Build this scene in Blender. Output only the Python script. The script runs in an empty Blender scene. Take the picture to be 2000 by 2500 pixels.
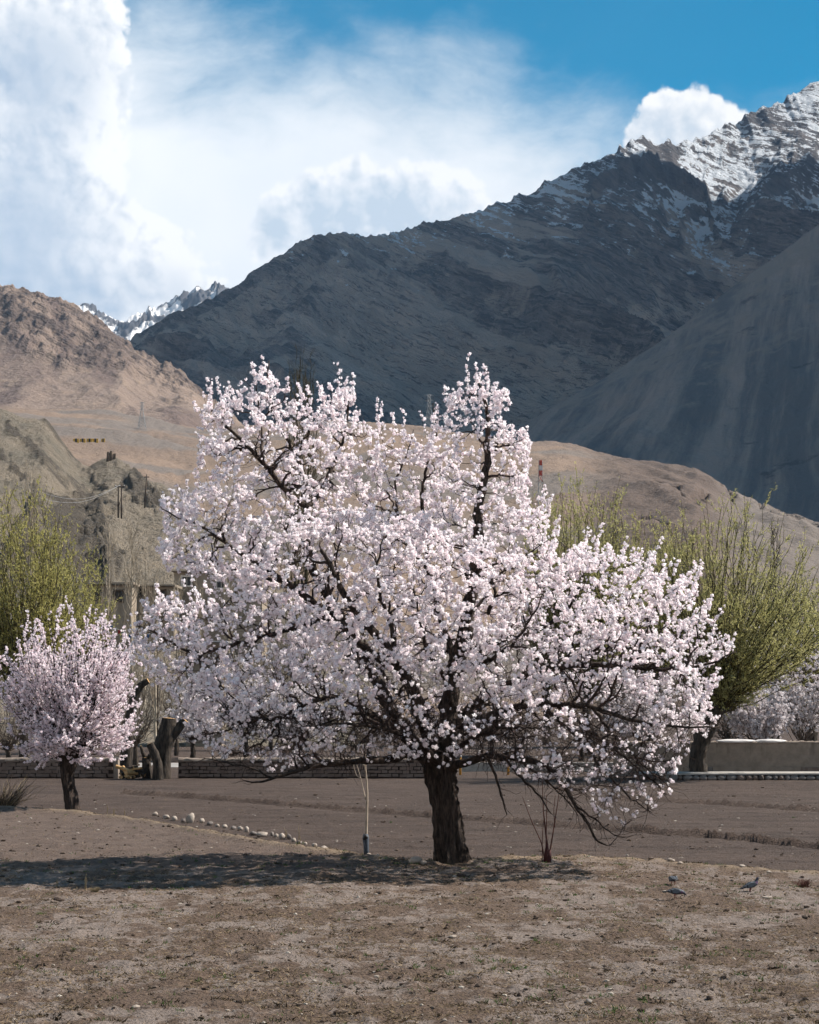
import bpy, math, random
import numpy as np
from mathutils import Vector, Matrix
from mathutils.bvhtree import BVHTree

random.seed(7)
rng = np.random.default_rng(7)
SC = bpy.context.scene
COL = SC.collection

# ------------------------------------------------------------------ camera
CAM_Z, FPX, HOR = 3.3, 4000.0, 1700.0      # eye height, focal length and horizon row in photo pixels (2000 x 2500)
cam_data = bpy.data.cameras.new('camera')
cam_data.sensor_fit = 'VERTICAL'
cam_data.sensor_height = 36.0
cam_data.lens = 36.0 * FPX / 2500.0
cam_data.shift_y = (HOR - 1250.0) / 2500.0
cam_data.clip_start = 0.5
cam_data.clip_end = 60000.0
cam = bpy.data.objects.new('camera', cam_data)
cam.location = (0, 0, CAM_Z)
cam.rotation_euler = (math.radians(90), 0, 0)
COL.objects.link(cam)
SC.camera = cam

def P(px, py, Y):
    """photo pixel at distance Y -> world point"""
    return np.array([(px - 1000.0) / FPX * Y, Y, CAM_Z + (HOR - py) / FPX * Y])

# ------------------------------------------------------------------ node helper
class Sk:
    """socket wrapper: builds math nodes with ordinary operators"""
    def __init__(s, nt, o): s.nt, s.o = nt, o
    def _m(s, op, *a, clamp=False):
        n = s.nt.nodes.new('ShaderNodeMath'); n.operation = op; n.use_clamp = clamp
        for i, v in enumerate((s,) + a):
            if isinstance(v, Sk): s.nt.links.new(v.o, n.inputs[i])
            else: n.inputs[i].default_value = v
        return Sk(s.nt, n.outputs[0])
    def __add__(s, b): return s._m('ADD', b)
    __radd__ = __add__
    def __sub__(s, b): return s._m('SUBTRACT', b)
    def __rsub__(s, b): return (s * -1.0) + b
    def __mul__(s, b): return s._m('MULTIPLY', b)
    __rmul__ = __mul__
    def __truediv__(s, b): return s._m('DIVIDE', b)
    def max(s, b): return s._m('MAXIMUM', b)
    def min(s, b): return s._m('MINIMUM', b)
    def abs(s): return s._m('ABSOLUTE')
    def pow(s, b): return s._m('POWER', b)
    def exp(s): return s._m('EXPONENT')
    def sat(s): return s._m('ADD', 0.0, clamp=True)
    def smooth(s, a, b, lo=0.0, hi=1.0):
        n = s.nt.nodes.new('ShaderNodeMapRange'); n.interpolation_type = 'SMOOTHSTEP'
        s.nt.links.new(s.o, n.inputs[0])
        for i, v in ((1, a), (2, b), (3, lo), (4, hi)):
            if isinstance(v, Sk): s.nt.links.new(v.o, n.inputs[i])
            else: n.inputs[i].default_value = v
        return Sk(s.nt, n.outputs[0])

def vec(nt, x, y, z=0.0):
    n = nt.nodes.new('ShaderNodeCombineXYZ')
    for i, v in enumerate((x, y, z)):
        if isinstance(v, Sk): nt.links.new(v.o, n.inputs[i])
        else: n.inputs[i].default_value = v
    return Sk(nt, n.outputs[0])

def vadd(a, b):
    n = a.nt.nodes.new('ShaderNodeVectorMath'); n.operation = 'ADD'
    a.nt.links.new(a.o, n.inputs[0])
    if isinstance(b, Sk): a.nt.links.new(b.o, n.inputs[1])
    else: n.inputs[1].default_value = b
    return Sk(a.nt, n.outputs[0])

def vmul(a, b):
    n = a.nt.nodes.new('ShaderNodeVectorMath'); n.operation = 'MULTIPLY'
    a.nt.links.new(a.o, n.inputs[0]); n.inputs[1].default_value = b
    return Sk(a.nt, n.outputs[0])

def vlen(a, c):
    n = a.nt.nodes.new('ShaderNodeVectorMath'); n.operation = 'DISTANCE'
    a.nt.links.new(a.o, n.inputs[0]); n.inputs[1].default_value = c
    return Sk(a.nt, n.outputs['Value'])

def noise(v, scale, detail=4.0, rough=0.55, dist=0.0, color=False):
    n = v.nt.nodes.new('ShaderNodeTexNoise')
    v.nt.links.new(v.o, n.inputs['Vector'])
    n.inputs['Scale'].default_value = scale; n.inputs['Detail'].default_value = detail
    n.inputs['Roughness'].default_value = rough; n.inputs['Distortion'].default_value = dist
    return Sk(v.nt, n.outputs['Color' if color else 'Fac'])

def voro(v, scale, out='Distance', rnd=1.0):
    n = v.nt.nodes.new('ShaderNodeTexVoronoi')
    v.nt.links.new(v.o, n.inputs['Vector']); n.inputs['Scale'].default_value = scale
    n.inputs['Randomness'].default_value = rnd
    return Sk(v.nt, n.outputs[out])

def mix(f, a, b, nt=None):
    nt = nt or (f.nt if isinstance(f, Sk) else a.nt)
    n = nt.nodes.new('ShaderNodeMix'); n.data_type = 'RGBA'
    for i, v in ((0, f), (6, a), (7, b)):
        if isinstance(v, Sk): nt.links.new(v.o, n.inputs[i])
        elif i == 0: n.inputs[i].default_value = v
        else: n.inputs[i].default_value = (v[0], v[1], v[2], 1.0)
    return Sk(nt, n.outputs[2])

def xyz(v):
    n = v.nt.nodes.new('ShaderNodeSeparateXYZ'); v.nt.links.new(v.o, n.inputs[0])
    return [Sk(v.nt, n.outputs[i]) for i in range(3)]

# ------------------------------------------------------------------ sky and clouds
SUN_EL, SUN_AZ = math.radians(46.5), math.radians(15.0)     # azimuth from +X (right) towards +Y (away)
SUN_DIR = Vector((math.cos(SUN_EL) * math.cos(SUN_AZ), math.cos(SUN_EL) * math.sin(SUN_AZ), math.sin(SUN_EL)))

world = bpy.data.worlds.new('World'); SC.world = world; world.use_nodes = True
wt = world.node_tree; wt.nodes.clear()
SKY_STRENGTH = 0.072
sky = wt.nodes.new('ShaderNodeTexSky'); sky.sky_type = 'NISHITA'; sky.sun_disc = False
sky.sun_elevation = SUN_EL; sky.sun_rotation = math.pi / 2 - SUN_AZ
sky.altitude = 3300.0; sky.air_density = 1.0; sky.dust_density = 0.4; sky.ozone_density = 2.0
tc = wt.nodes.new('ShaderNodeTexCoord')
dx, dy, dz = xyz(Sk(wt, tc.outputs['Generated']))
az = dx._m('ARCTAN2', dy)
el = dz._m('ARCSINE')
ca, cb = az * (FPX / 1000), el * (FPX / 1000)               # sky coordinates, 1 unit = 0.25 rad
p0 = vec(wt, ca, cb)
def wcol(s, sc, amp, det=3.0):
    return vmul(vadd(noise(s, sc, det, 0.55, color=True), (-0.5, -0.5, -0.5)), (amp, amp, 0.0))
pw = vadd(vadd(p0, wcol(p0, 2.6, 0.20)), wcol(p0, 9.0, 0.055, 4.0))
def bill(v, sc, det):                                       # billowy noise: rounded heads with creases
    return ((noise(v, sc, det, 0.5) * 2.0 - 1.0).abs())
def puff(v):
    return bill(v, 4.2, 2.0) * 0.55 + bill(v, 10.0, 2.0) * 0.28 + bill(v, 24.0, 3.0) * 0.14 + noise(v, 60.0, 3.0) * 0.06
OFF = [(0.0, 0.0, 0.0), (0.075, 0.05, 0.0), (0.17, 0.12, 0.0)]
PW = [vadd(pw, o) for o in OFF]
OFS = [(0.0, 0.0, 0.0), (0.022, 0.014, 0.0), (0.05, 0.034, 0.0)]
pws = vadd(vadd(p0, wcol(p0, 6.0, 0.05)), wcol(p0, 22.0, 0.022, 4.0))
PWS = [vadd(pws, o) for o in OFS]
PF = [puff(vadd(p0, (o[0] + 3.1, o[1] + 1.7, 0.35))) for o in OFF]
PFS = [PF[0]] + [puff(vadd(p0, (o[0] + 3.1, o[1] + 1.7, 0.35))) for o in OFS[1:]]
def blobs(v, cl):
    r = None
    for (px, py, rad) in cl:
        u = (px - 1000) / FPX; w = (HOR - py) / FPX
        a = math.atan(u); e = math.atan(w * math.cos(a))
        d = rad / 1000 - vlen(v, (a * FPX / 1000, e * FPX / 1000, 0.0))
        r = d if r is None else r._m('SMOOTH_MAX', d, 0.06)
    return r
def cumulus(cl, amp, edge, k, shade, lit, small=False, grey=None):
    F = [blobs(v, cl) + (n - 0.30) * amp for v, n in (zip(PWS, PFS) if small else zip(PW, PF))]
    alpha = F[0].smooth(-edge, edge)
    occ = F[1].max(0.0) + F[2].max(0.0) * 0.7
    T = (occ * -k).exp()
    relief = (PFS[0] - PFS[1]) * 3.2 + (PF[0] - PF[1]) * 0.7      # lit and shaded sides of the billows
    T = (T + relief + (noise(pw, 5.0, 5.0, 0.6) - 0.5) * 0.35).sat()
    if grey is not None: T = (T * (1.0 - grey)).sat()
    return alpha, mix(T, shade, lit, wt)

CW = 1.0 / SKY_STRENGTH
def c10(r, g, b): return (r * CW * 0.56, g * CW * 0.56, b * CW * 0.56)
skyc = Sk(wt, sky.outputs[0])
n_ = wt.nodes.new('ShaderNodeMix'); n_.data_type = 'RGBA'; n_.blend_type = 'MULTIPLY'; n_.inputs[0].default_value = 1.0
wt.links.new(skyc.o, n_.inputs[6]); n_.inputs[7].default_value = (0.0, 0.93, 0.98, 1.0)
col = Sk(wt, n_.outputs[2])
# high white veil, thick near the horizon and fraying out into the blue
top = 1.56 - 0.19 * (ca.max(-2.2).min(1.6) + 0.0)
wisp = noise(vmul(vadd(p0, wcol(p0, 1.6, 0.22)), (1.0, 2.0, 1.0)), 2.6, 7.0, 0.62)
veil = ((top - cb) / 0.36 + (wisp - 0.5) * 1.25 + (noise(p0, 1.1, 2.0) - 0.5) * 0.7)
veil_a = veil.smooth(-0.12, 1.05)
col = mix(veil_a, col, mix(noise(p0, 1.7, 3.0).smooth(0.35, 0.7), c10(0.86, 0.905, 0.95), c10(0.97, 0.98, 0.99), wt), wt)
a3, k3 = cumulus([(770, 470, 75), (700, 530, 85), (860, 470, 105), (980, 500, 120), (830, 560, 130), (1100, 520, 110), (650, 600, 60)],
                 0.12, 0.008, 18.0, c10(0.56, 0.66, 0.77), c10(0.98, 0.985, 1.0), True)
col = mix(a3 * 0.95, col, k3, wt)
# thicker, duller bellies inside the big cumulus
dull = ((blobs(pw, [(100, 175, 150), (190, 200, 90)]) + (PF[0] - 0.3) * 0.10).smooth(-0.06, 0.10) * 0.65
        + (blobs(pw, [(40, 540, 190), (-20, 680, 210), (90, 690, 130)]) + (noise(p0, 3.0, 5.0, 0.6) - 0.5) * 0.25).smooth(-0.10, 0.16) * 0.75
        + (blobs(pw, [(330, 715, 60), (440, 715, 55), (230, 715, 70)])).smooth(-0.05, 0.06) * 0.45).min(0.85)
a1, k1 = cumulus([(90, 60, 250), (200, 190, 165), (60, 330, 260), (240, 330, 80), (130, 560, 255), (330, 590, 135), (430, 650, 95), (40, 690, 240), (250, 680, 190), (530, 690, 70),
                  (-350, 300, 420), (-900, 500, 500)],
                 0.22, 0.011, 2.6, c10(0.44, 0.54, 0.67), c10(1.0, 1.0, 1.0), False, dull)
col = mix(a1, col, k1, wt)
a2, k2 = cumulus([(1592, 262, 40), (1632, 244, 42), (1684, 238, 48), (1732, 260, 46), (1772, 286, 40), (1812, 304, 32), (1680, 310, 85), (1605, 312, 55), (1850, 350, 70), (1560, 330, 45)],
                 0.085, 0.006, 30.0, c10(0.64, 0.72, 0.81), c10(1.0, 1.0, 1.0), True)
col = mix(a2, col, k2, wt)
bg = wt.nodes.new('ShaderNodeBackground'); bg.inputs[1].default_value = SKY_STRENGTH
wt.links.new(col.o, bg.inputs[0])
wo = wt.nodes.new('ShaderNodeOutputWorld'); wt.links.new(bg.outputs[0], wo.inputs[0])
world.cycles.sampling_method = 'MANUAL'; world.cycles.sample_map_resolution = 512

sun_data = bpy.data.lights.new('sun', 'SUN')
sun_data.energy = 5.0; sun_data.angle = math.radians(0.53); sun_data.color = (1.0, 0.945, 0.875)
sun = bpy.data.objects.new('sun', sun_data)
sun.rotation_euler = SUN_DIR.to_track_quat('Z', 'Y').to_euler()
sun.location = (60, 20, 70)
COL.objects.link(sun)

HAZE = 0.000022
SC.view_settings.view_transform = 'Standard'; SC.view_settings.look = 'None'
SC.view_settings.exposure = 0.95; SC.view_settings.gamma = 1.0; SC.view_settings.use_curve_mapping = False
SC.render.engine = 'CYCLES'
SC.cycles.max_bounces = 8; SC.cycles.diffuse_bounces = 6; SC.cycles.glossy_bounces = 2
SC.cycles.transmission_bounces = 6; SC.cycles.volume_bounces = 0; SC.cycles.transparent_max_bounces = 4
SC.cycles.use_denoising = True; SC.cycles.use_adaptive_sampling = True; SC.cycles.adaptive_threshold = 0.02

# ------------------------------------------------------------------ numeric helpers
_perm = np.random.default_rng(11).permutation(256); _perm = np.concatenate([_perm, _perm, _perm])
_ang = np.random.default_rng(12).random(256) * 2 * np.pi
_gx, _gy = np.cos(_ang), np.sin(_ang)
def pn(x, y, seed=0):
    """2D gradient noise, about -1..1"""
    x = np.asarray(x, float) + seed * 17.31; y = np.asarray(y, float) - seed * 9.77
    xi = np.floor(x).astype(np.int64); yi = np.floor(y).astype(np.int64)
    xf, yf = x - xi, y - yi
    u = xf * xf * xf * (xf * (xf * 6 - 15) + 10); v = yf * yf * yf * (yf * (yf * 6 - 15) + 10)
    def g(ix, iy, fx, fy):
        h = _perm[_perm[(ix & 255)] + (iy & 255)]
        return _gx[h] * fx + _gy[h] * fy
    a = g(xi, yi, xf, yf); b = g(xi + 1, yi, xf - 1, yf)
    c = g(xi, yi + 1, xf, yf - 1); d = g(xi + 1, yi + 1, xf - 1, yf - 1)
    return (a + u * (b - a) + v * ((c + u * (d - c)) - (a + u * (b - a)))) * 1.5
def fbm(x, y, o=5, g=0.5, seed=0):
    s, a = 0.0, 1.0
    for i in range(o):
        s = s + a * pn(x, y, seed + i); x = x * 2.03; y = y * 2.03; a *= g
    return s
def ridged(x, y, o=5, g=0.5, seed=0):
    s, a, w = 0.0, 1.0, 1.0
    for i in range(o):
        n = (1 - np.abs(pn(x, y, seed + i))) ** 2
        s = s + a * n * w; w = np.clip(n * 1.6, 0, 1); x = x * 2.1; y = y * 2.1; a *= g
    return s
def sstep(a, b, x):
    t = np.clip((x - a) / (b - a), 0, 1); return t * t * (3 - 2 * t)
def lerp(a, b, t): return a + (b - a) * t
def unit(v): return v / np.maximum(np.linalg.norm(v, axis=-1, keepdims=True), 1e-9)

def new_mesh(name, V, faces, mats, smooth=True, mat_idx=None, attrs=None):
    """faces: list of int arrays (n,k)"""
    me = bpy.data.meshes.new(name)
    V = np.ascontiguousarray(V, dtype=np.float32)
    faces = [np.asarray(f, dtype=np.int32) for f in faces if len(f)]
    me.vertices.add(len(V)); me.vertices.foreach_set('co', V.ravel())
    nl = sum(f.size for f in faces); nf = sum(len(f) for f in faces)
    me.loops.add(nl); me.polygons.add(nf)
    me.loops.foreach_set('vertex_index', np.concatenate([f.ravel() for f in faces]))
    tot = np.concatenate([np.full(len(f), f.shape[1], np.int32) for f in faces])
    st = np.zeros(nf, np.int32); st[1:] = np.cumsum(tot)[:-1]
    me.polygons.foreach_set('loop_start', st)
    try: me.polygons.foreach_set('loop_total', tot)
    except Exception: pass
    me.polygons.foreach_set('use_smooth', np.full(nf, bool(smooth)))
    for m in (mats if isinstance(mats, (list, tuple)) else [mats]): me.materials.append(m)
    if mat_idx is not None: me.polygons.foreach_set('material_index', np.asarray(mat_idx, np.int32))
    for k, a in (attrs or {}).items():
        a = np.asarray(a, np.float32)
        if a.ndim == 1:
            at = me.attributes.new(k, 'FLOAT', 'POINT'); at.data.foreach_set('value', a)
        else:
            at = me.attributes.new(k, 'FLOAT_VECTOR', 'POINT'); at.data.foreach_set('vector', a.ravel())
    me.update(calc_edges=True)
    return me
def link(name, me, parent=None, loc=None, rz=None):
    o = bpy.data.objects.new(name, me); COL.objects.link(o)
    if loc is not None: o.location = [float(c) for c in loc]
    if rz is not None: o.rotation_euler = (0, 0, rz)
    if parent is not None: o.parent = parent
    return o
def tag(o, label=None, cat=None, group=None, kind=None):
    for k, v in (('label', label), ('category', cat), ('group', group), ('kind', kind)):
        if v: o[k] = v
    return o
def thing(name, loc, label, cat, group=None, rz=0.0):
    o = link(name, None, loc=loc, rz=rz); o.empty_display_size = 0.3
    return tag(o, label, cat, group)
def grid_faces(nr, nc):
    i = (np.arange(nr - 1)[:, None] * nc + np.arange(nc - 1)[None, :]).ravel()
    return np.stack([i, i + 1, i + nc + 1, i + nc], 1)

class MB:
    """collects pieces of one mesh"""
    def __init__(s): s.V, s.F, s.M, s.n = [], {}, {}, 0
    def add(s, V, faces, mi=0):
        V = np.asarray(V, float).reshape(-1, 3)
        for f in (faces if isinstance(faces, list) else [faces]):
            f = np.asarray(f, int)
            if f.ndim == 1: f = f[None]
            s.F.setdefault(f.shape[1], []).append(f + s.n)
            s.M.setdefault(f.shape[1], []).append(np.full(len(f), mi))
        s.V.append(V); s.n += len(V)
    def box(s, c, size, rz=0.0, mi=0, jit=0.0, taper=1.0):
        q = np.array([[-1,-1,-1],[1,-1,-1],[1,1,-1],[-1,1,-1],[-1,-1,1],[1,-1,1],[1,1,1],[-1,1,1]], float) * 0.5
        q = q * np.asarray(size); q[4:, :2] *= taper
        if jit: q += rng.normal(0, jit, q.shape)
        ca_, sa_ = math.cos(rz), math.sin(rz)
        q = np.stack([q[:,0]*ca_ - q[:,1]*sa_, q[:,0]*sa_ + q[:,1]*ca_, q[:,2]], 1) + np.asarray(c)
        s.add(q, np.array([[0,3,2,1],[4,5,6,7],[0,1,5,4],[1,2,6,5],[2,3,7,6],[3,0,4,7]]), mi)
    def tube(s, pts, rad, sides=6, mi=0, cap=True):
        V, F = tubes(np.asarray(pts, float)[None], np.asarray(rad, float)[None] * np.ones((1, len(pts))), sides)
        s.add(V, F, mi)
        if cap:
            b = s.n - len(V); k = len(pts)
            s.F.setdefault(sides, []).append((np.arange(sides)[::-1] + b)[None]); s.M.setdefault(sides, []).append(np.array([mi]))
            s.F[sides].append((np.arange(sides) + b + (k - 1) * sides)[None]); s.M[sides].append(np.array([mi]))
    def mesh(s, name, mats, smooth=False, attrs=None):
        fs = [np.concatenate(v) for v in s.F.values()]
        mi = np.concatenate([np.concatenate(v) for v in s.M.values()])
        return new_mesh(name, np.concatenate(s.V), fs, mats, smooth, mi, attrs)

def tubes(Pt, R, sides):
    """Pt (T,K,3), R (T,K) -> verts, quads"""
    T, K, _ = Pt.shape
    t = np.empty_like(Pt); t[:, 1:-1] = Pt[:, 2:] - Pt[:, :-2]; t[:, 0] = Pt[:, 1] - Pt[:, 0]; t[:, -1] = Pt[:, -1] - Pt[:, -2]
    t = unit(t)
    m = unit(Pt[:, -1] - Pt[:, 0])
    ref = np.where(np.abs(m[:, 2:3]) < 0.8, np.array([[0, 0, 1.0]]), np.array([[1.0, 0, 0]]))
    n = unit(np.cross(t, ref[:, None, :])); b = np.cross(t, n)
    a = np.arange(sides) / sides * 2 * np.pi
    V = Pt[:, :, None, :] + R[:, :, None, None] * (np.cos(a)[None, None, :, None] * n[:, :, None, :] + np.sin(a)[None, None, :, None] * b[:, :, None, :])
    idx = np.arange(T * K * sides).reshape(T, K, sides)
    i0, i1 = idx[:, :-1, :], idx[:, 1:, :]
    F = np.stack([i0, np.roll(i0, -1, 2), np.roll(i1, -1, 2), i1], -1).reshape(-1, 4)
    return V.reshape(-1, 3), F

ICO_V = None
def ico(sub=1):
    import bmesh
    bm = bmesh.new(); bmesh.ops.create_icosphere(bm, subdivisions=sub, radius=1.0)
    V = np.array([v.co[:] for v in bm.verts]); F = np.array([[v.index for v in f.verts] for f in bm.faces]); bm.free()
    return V, F

# ------------------------------------------------------------------ materials
def mat_base(name, rough=0.9):
    m = bpy.data.materials.new(name); m.use_nodes = True
    nt = m.node_tree; b = nt.nodes['Principled BSDF']; b.inputs['Roughness'].default_value = rough
    if 'Specular IOR Level' in b.inputs: b.inputs['Specular IOR Level'].default_value = 0.25
    g = nt.nodes.new('ShaderNodeNewGeometry')
    return m, nt, b, Sk(nt, g.outputs['Position']), Sk(nt, g.outputs['Normal'])
ALBEDO = (0.745, 0.690, 0.650)       # one calibration of every surface colour to the exposure
def calib(nt, c, k=ALBEDO):
    n = nt.nodes.new('ShaderNodeMix'); n.data_type = 'RGBA'; n.blend_type = 'MULTIPLY'; n.inputs[0].default_value = 1.0
    nt.links.new(c.o, n.inputs[6]); n.inputs[7].default_value = (*k, 1.0); return Sk(nt, n.outputs[2])
def setc(nt, b, c, k=ALBEDO): nt.links.new(calib(nt, c, k).o, b.inputs['Base Color'])
def bump(nt, b, h, dist, strength=1.0):
    n = nt.nodes.new('ShaderNodeBump'); n.inputs['Distance'].default_value = dist; n.inputs['Strength'].default_value = strength
    nt.links.new(h.o, n.inputs['Height']); nt.links.new(n.outputs[0], b.inputs['Normal'])
def attr(nt, name, out='Fac'):
    n = nt.nodes.new('ShaderNodeAttribute'); n.attribute_name = name
    return Sk(nt, n.outputs[out])
def objco(nt):
    return Sk(nt, nt.nodes.new('ShaderNodeTexCoord').outputs['Object'])
def simple(name, c1, c2, scale, rough=0.9, bmp=0.0, bscale=None, stretch=(1, 1, 1), lo=0.35, hi=0.65):
    m, nt, b, pos, nor = mat_base(name, rough)
    p = vmul(pos, stretch)
    n = noise(p, scale, 5.0, 0.6).smooth(lo, hi)
    setc(nt, b, mix(n, c1, c2))
    if bmp: bump(nt, b, noise(p, bscale or scale * 3, 6.0, 0.65), bmp)
    return m
def leafy(name, c1, c2, transl=0.4, rough=0.6, at='tint', cal=True):
    m = bpy.data.materials.new(name); m.use_nodes = True; nt = m.node_tree; nt.nodes.clear()
    c = mix(attr(nt, at), c1, c2)
    if cal: c = calib(nt, c, (0.78, 0.76, 0.72))
    d = nt.nodes.new('ShaderNodeBsdfDiffuse'); t = nt.nodes.new('ShaderNodeBsdfTranslucent')
    x = nt.nodes.new('ShaderNodeMixShader'); x.inputs[0].default_value = transl
    o = nt.nodes.new('ShaderNodeOutputMaterial')
    nt.links.new(c.o, d.inputs[0]); nt.links.new(c.o, t.inputs[0])
    nt.links.new(d.outputs[0], x.inputs[1]); nt.links.new(t.outputs[0], x.inputs[2]); nt.links.new(x.outputs[0], o.inputs[0])
    return m

# ------------------------------------------------------------------ ground height (near fields, bund, lower field beyond)
BUND_PX = [(-700, 1935), (-300, 1950), (0, 1967), (180, 1976), (300, 1992), (400, 2010), (560, 2045), (700, 2070), (800, 2086), (900, 2098), (1000, 2109),
           (1090, 2110), (1250, 2104), (1380, 2098), (1500, 2104), (1700, 2120), (2000, 2142), (2600, 2180)]
_by = np.array([CAM_Z * FPX / (py - HOR) for px, py in BUND_PX]); _bx = np.array([(px - 1000) / FPX * y for (px, py), y in zip(BUND_PX, _by)])
LOW = -0.32
def bund_d(x, y):
    return y - np.interp(x, _bx, _by)
FUR = [[(300, 1935), (620, 1957), (880, 1976), (1130, 1994), (1340, 2010), (1720, 2036), (2000, 2064), (2500, 2110)],
       [(1480, 1950), (1640, 1957), (1800, 1966), (2000, 1978), (2500, 2003)]]
_fur = []
for L in FUR:
    yy = np.array([(CAM_Z - LOW) * FPX / (b - HOR) for a, b in L]); xx = np.array([(a - 1000) / FPX * y for (a, b), y in zip(L, yy)])
    _fur.append((xx, yy))
def ground_h(x, y, fine=True):
    x = np.asarray(x, float); y = np.asarray(y, float)
    d = bund_d(x, y) + 0.25 * pn(x * 0.9, y * 0.9, 3)
    h = LOW * sstep(0.0, 2.4, d) + 0.06 * np.exp(-((d + 0.25) / 0.45) ** 2) * (1 - 0.95 * np.exp(-(((x - 0.8) / 1.6) ** 2)))
    h = h + 0.10 * pn(x * 0.07, y * 0.05, 5) * sstep(5, 30, y) * (1 - sstep(60, 75, y))
    tr = np.exp(-(((x - 0.75) / 1.5) ** 2 + ((y - 31.9) / 1.1) ** 2))
    h = h + 0.02 * tr - 0.05 * np.exp(-(((x - 0.8) / 0.9) ** 2 + ((y - 31.7) / 0.8) ** 2))
    for k, (fx, fy) in enumerate(_fur):
        e = y - np.interp(x, fx, fy)
        w = np.where((x > fx[0]) & (x < fx[-1]), 1.0, 0.0)
        h = h + w * (0.19 * np.exp(-(e / 0.16) ** 2) - 0.08 * np.exp(-((e + 0.5) / 0.30) ** 2)) * (0.55 + 0.8 * np.abs(pn(x * 1.7, y, 8)))
    if fine:
        near = d < 0.3
        f = fbm(x * 1.1, y * 1.1, 3, 0.55, 20)
        c = fbm(x * 5.0, y * 5.0, 3, 0.6, 30)
        lump = np.clip(pn(x * 2.6, y * 2.6, 40) - 0.12, 0, 1)
        amp = np.where(near, 1.0, 0.75)
        h = h + amp * (0.025 * f + 0.016 * c * (1 - sstep(28, 48, y)) + 0.075 * lump * (1 - 0.6 * sstep(35, 55, y)))
        h = h + 0.012 * pn(x * 14, y * 14, 50) * (1 - sstep(18, 30, y))
    return h
def gz(x, y): return float(ground_h(np.array([x]), np.array([y]))[0])

# rows dense near the camera, thinning out to the horizon
rows = [-80.0, -30.0, -8.0, 2.0, 7.0, 10.0]
y_ = 12.5
while y_ < 76: rows.append(y_); y_ += max(0.055, 0.0040 * y_)
while y_ < 420: rows.append(y_); y_ *= 1.06
rows += [600, 1000, 2000, 5000, 11000]
rows = np.array(rows)
core = np.linspace(-1, 1, 370)
side = np.array([1.15, 1.5, 2.5, 5, 12, 40, 150])
s_ = np.concatenate([-side[::-1], core, side])
half = np.where(rows < 12, 6.0, 0.262 * rows + 2.6)
GX = np.clip(half[:, None] * s_[None, :], -9000, 9000); GY = np.repeat(rows[:, None], len(s_), 1)
GZ = ground_h(GX, GY, True)
GZ = np.where(GY > 90, LOW - 0.0005 * (GY - 90), GZ); GZ = np.where(GY < 10, 0.0, GZ)
GZ = np.maximum(GZ, -14.0)
zone = sstep(0.0, 0.35, bund_d(GX, GY) + 0.15 * pn(GX * 1.7, GY * 1.7, 9))
lipz = np.exp(-((bund_d(GX, GY) + 0.10 + 0.2 * pn(GX, GY, 6)) / 0.42) ** 2)
leftf = sstep(0.5, -2.5, GX) * sstep(29.0, 31.0, GY + 0.25 * GX + 0.4 * pn(GX, GY, 4)) * (1 - zone)

m_ground, nt, b, pos, nor = mat_base('soil', 0.95)
big = noise(pos, 0.55, 5.0, 0.6)
lit_ = noise(vmul(pos, (1.0, 0.75, 1.0)), 1.7, 6.0, 0.68)
spk = noise(pos, 22.0, 4.0, 0.7)
dust = mix(spk.smooth(0.3, 0.75), (0.192, 0.160, 0.141), (0.290, 0.247, 0.220))
straw = mix(spk.smooth(0.35, 0.7), (0.086, 0.059, 0.044), (0.194, 0.143, 0.106))
cover = (lit_ + (big - 0.5) * 0.9 + (noise(vmul(pos, (0.6, 1.4, 1.0)), 4.5, 5.0, 0.7) - 0.5) * 0.5).smooth(0.42, 0.54)
nearc = mix(cover, dust, straw)
green = noise(pos, 2.3, 5.0, 0.7).smooth(0.62, 0.72) * noise(pos, 0.35, 2.0).smooth(0.42, 0.62)
nearc = mix(green * 0.7, nearc, (0.085, 0.095, 0.045))
farc = mix((noise(vmul(pos, (0.35, 1.0, 1.0)), 1.3, 6.0, 0.7) + (spk - 0.5) * 0.5).smooth(0.3, 0.7), (0.054, 0.037, 0.029), (0.110, 0.081, 0.066))
leftc = mix((noise(vmul(pos, (0.5, 1.0, 1.0)), 1.8, 6.0, 0.7) + (spk - 0.5) * 0.5).smooth(0.3, 0.7), (0.104, 0.077, 0.063), (0.160, 0.124, 0.104))
c = mix(attr(nt, 'leftf'), nearc, leftc)
c = mix(attr(nt, 'zone'), c, farc)
c = mix((attr(nt, 'lip') * noise(pos, 3.0, 4.0, 0.7).smooth(0.25, 0.55)).sat() * 0.9, c, mix(spk, (0.22, 0.17, 0.115), (0.36, 0.29, 0.205)))
dark = (noise(pos, 7.5, 5.0, 0.75).smooth(0.57, 0.67) + noise(vmul(pos, (0.7, 1.2, 1.0)), 3.2, 6.0, 0.75).smooth(0.60, 0.68)).sat()
c = mix(dark * 0.6, c, (0.055, 0.040, 0.032))
setc(nt, b, c)
bump(nt, b, noise(pos, 9.0, 8.0, 0.72) + voro(pos, 26.0) * 0.25 + (noise(pos, 3.5, 6.0, 0.75) * 1.6 + noise(vmul(pos, (0.3, 1.0, 1.0)), 2.2, 5.0, 0.7)) * attr(nt, 'zone'), 0.07, 1.0)
me = new_mesh('ground', np.stack([GX, GY, GZ], -1).reshape(-1, 3), [grid_faces(len(rows), len(s_))], m_ground, True, None,
              {'zone': zone.ravel(), 'lip': lipz.ravel(), 'leftf': leftf.ravel()})
tag(link('ground', me), kind='structure')

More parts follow.
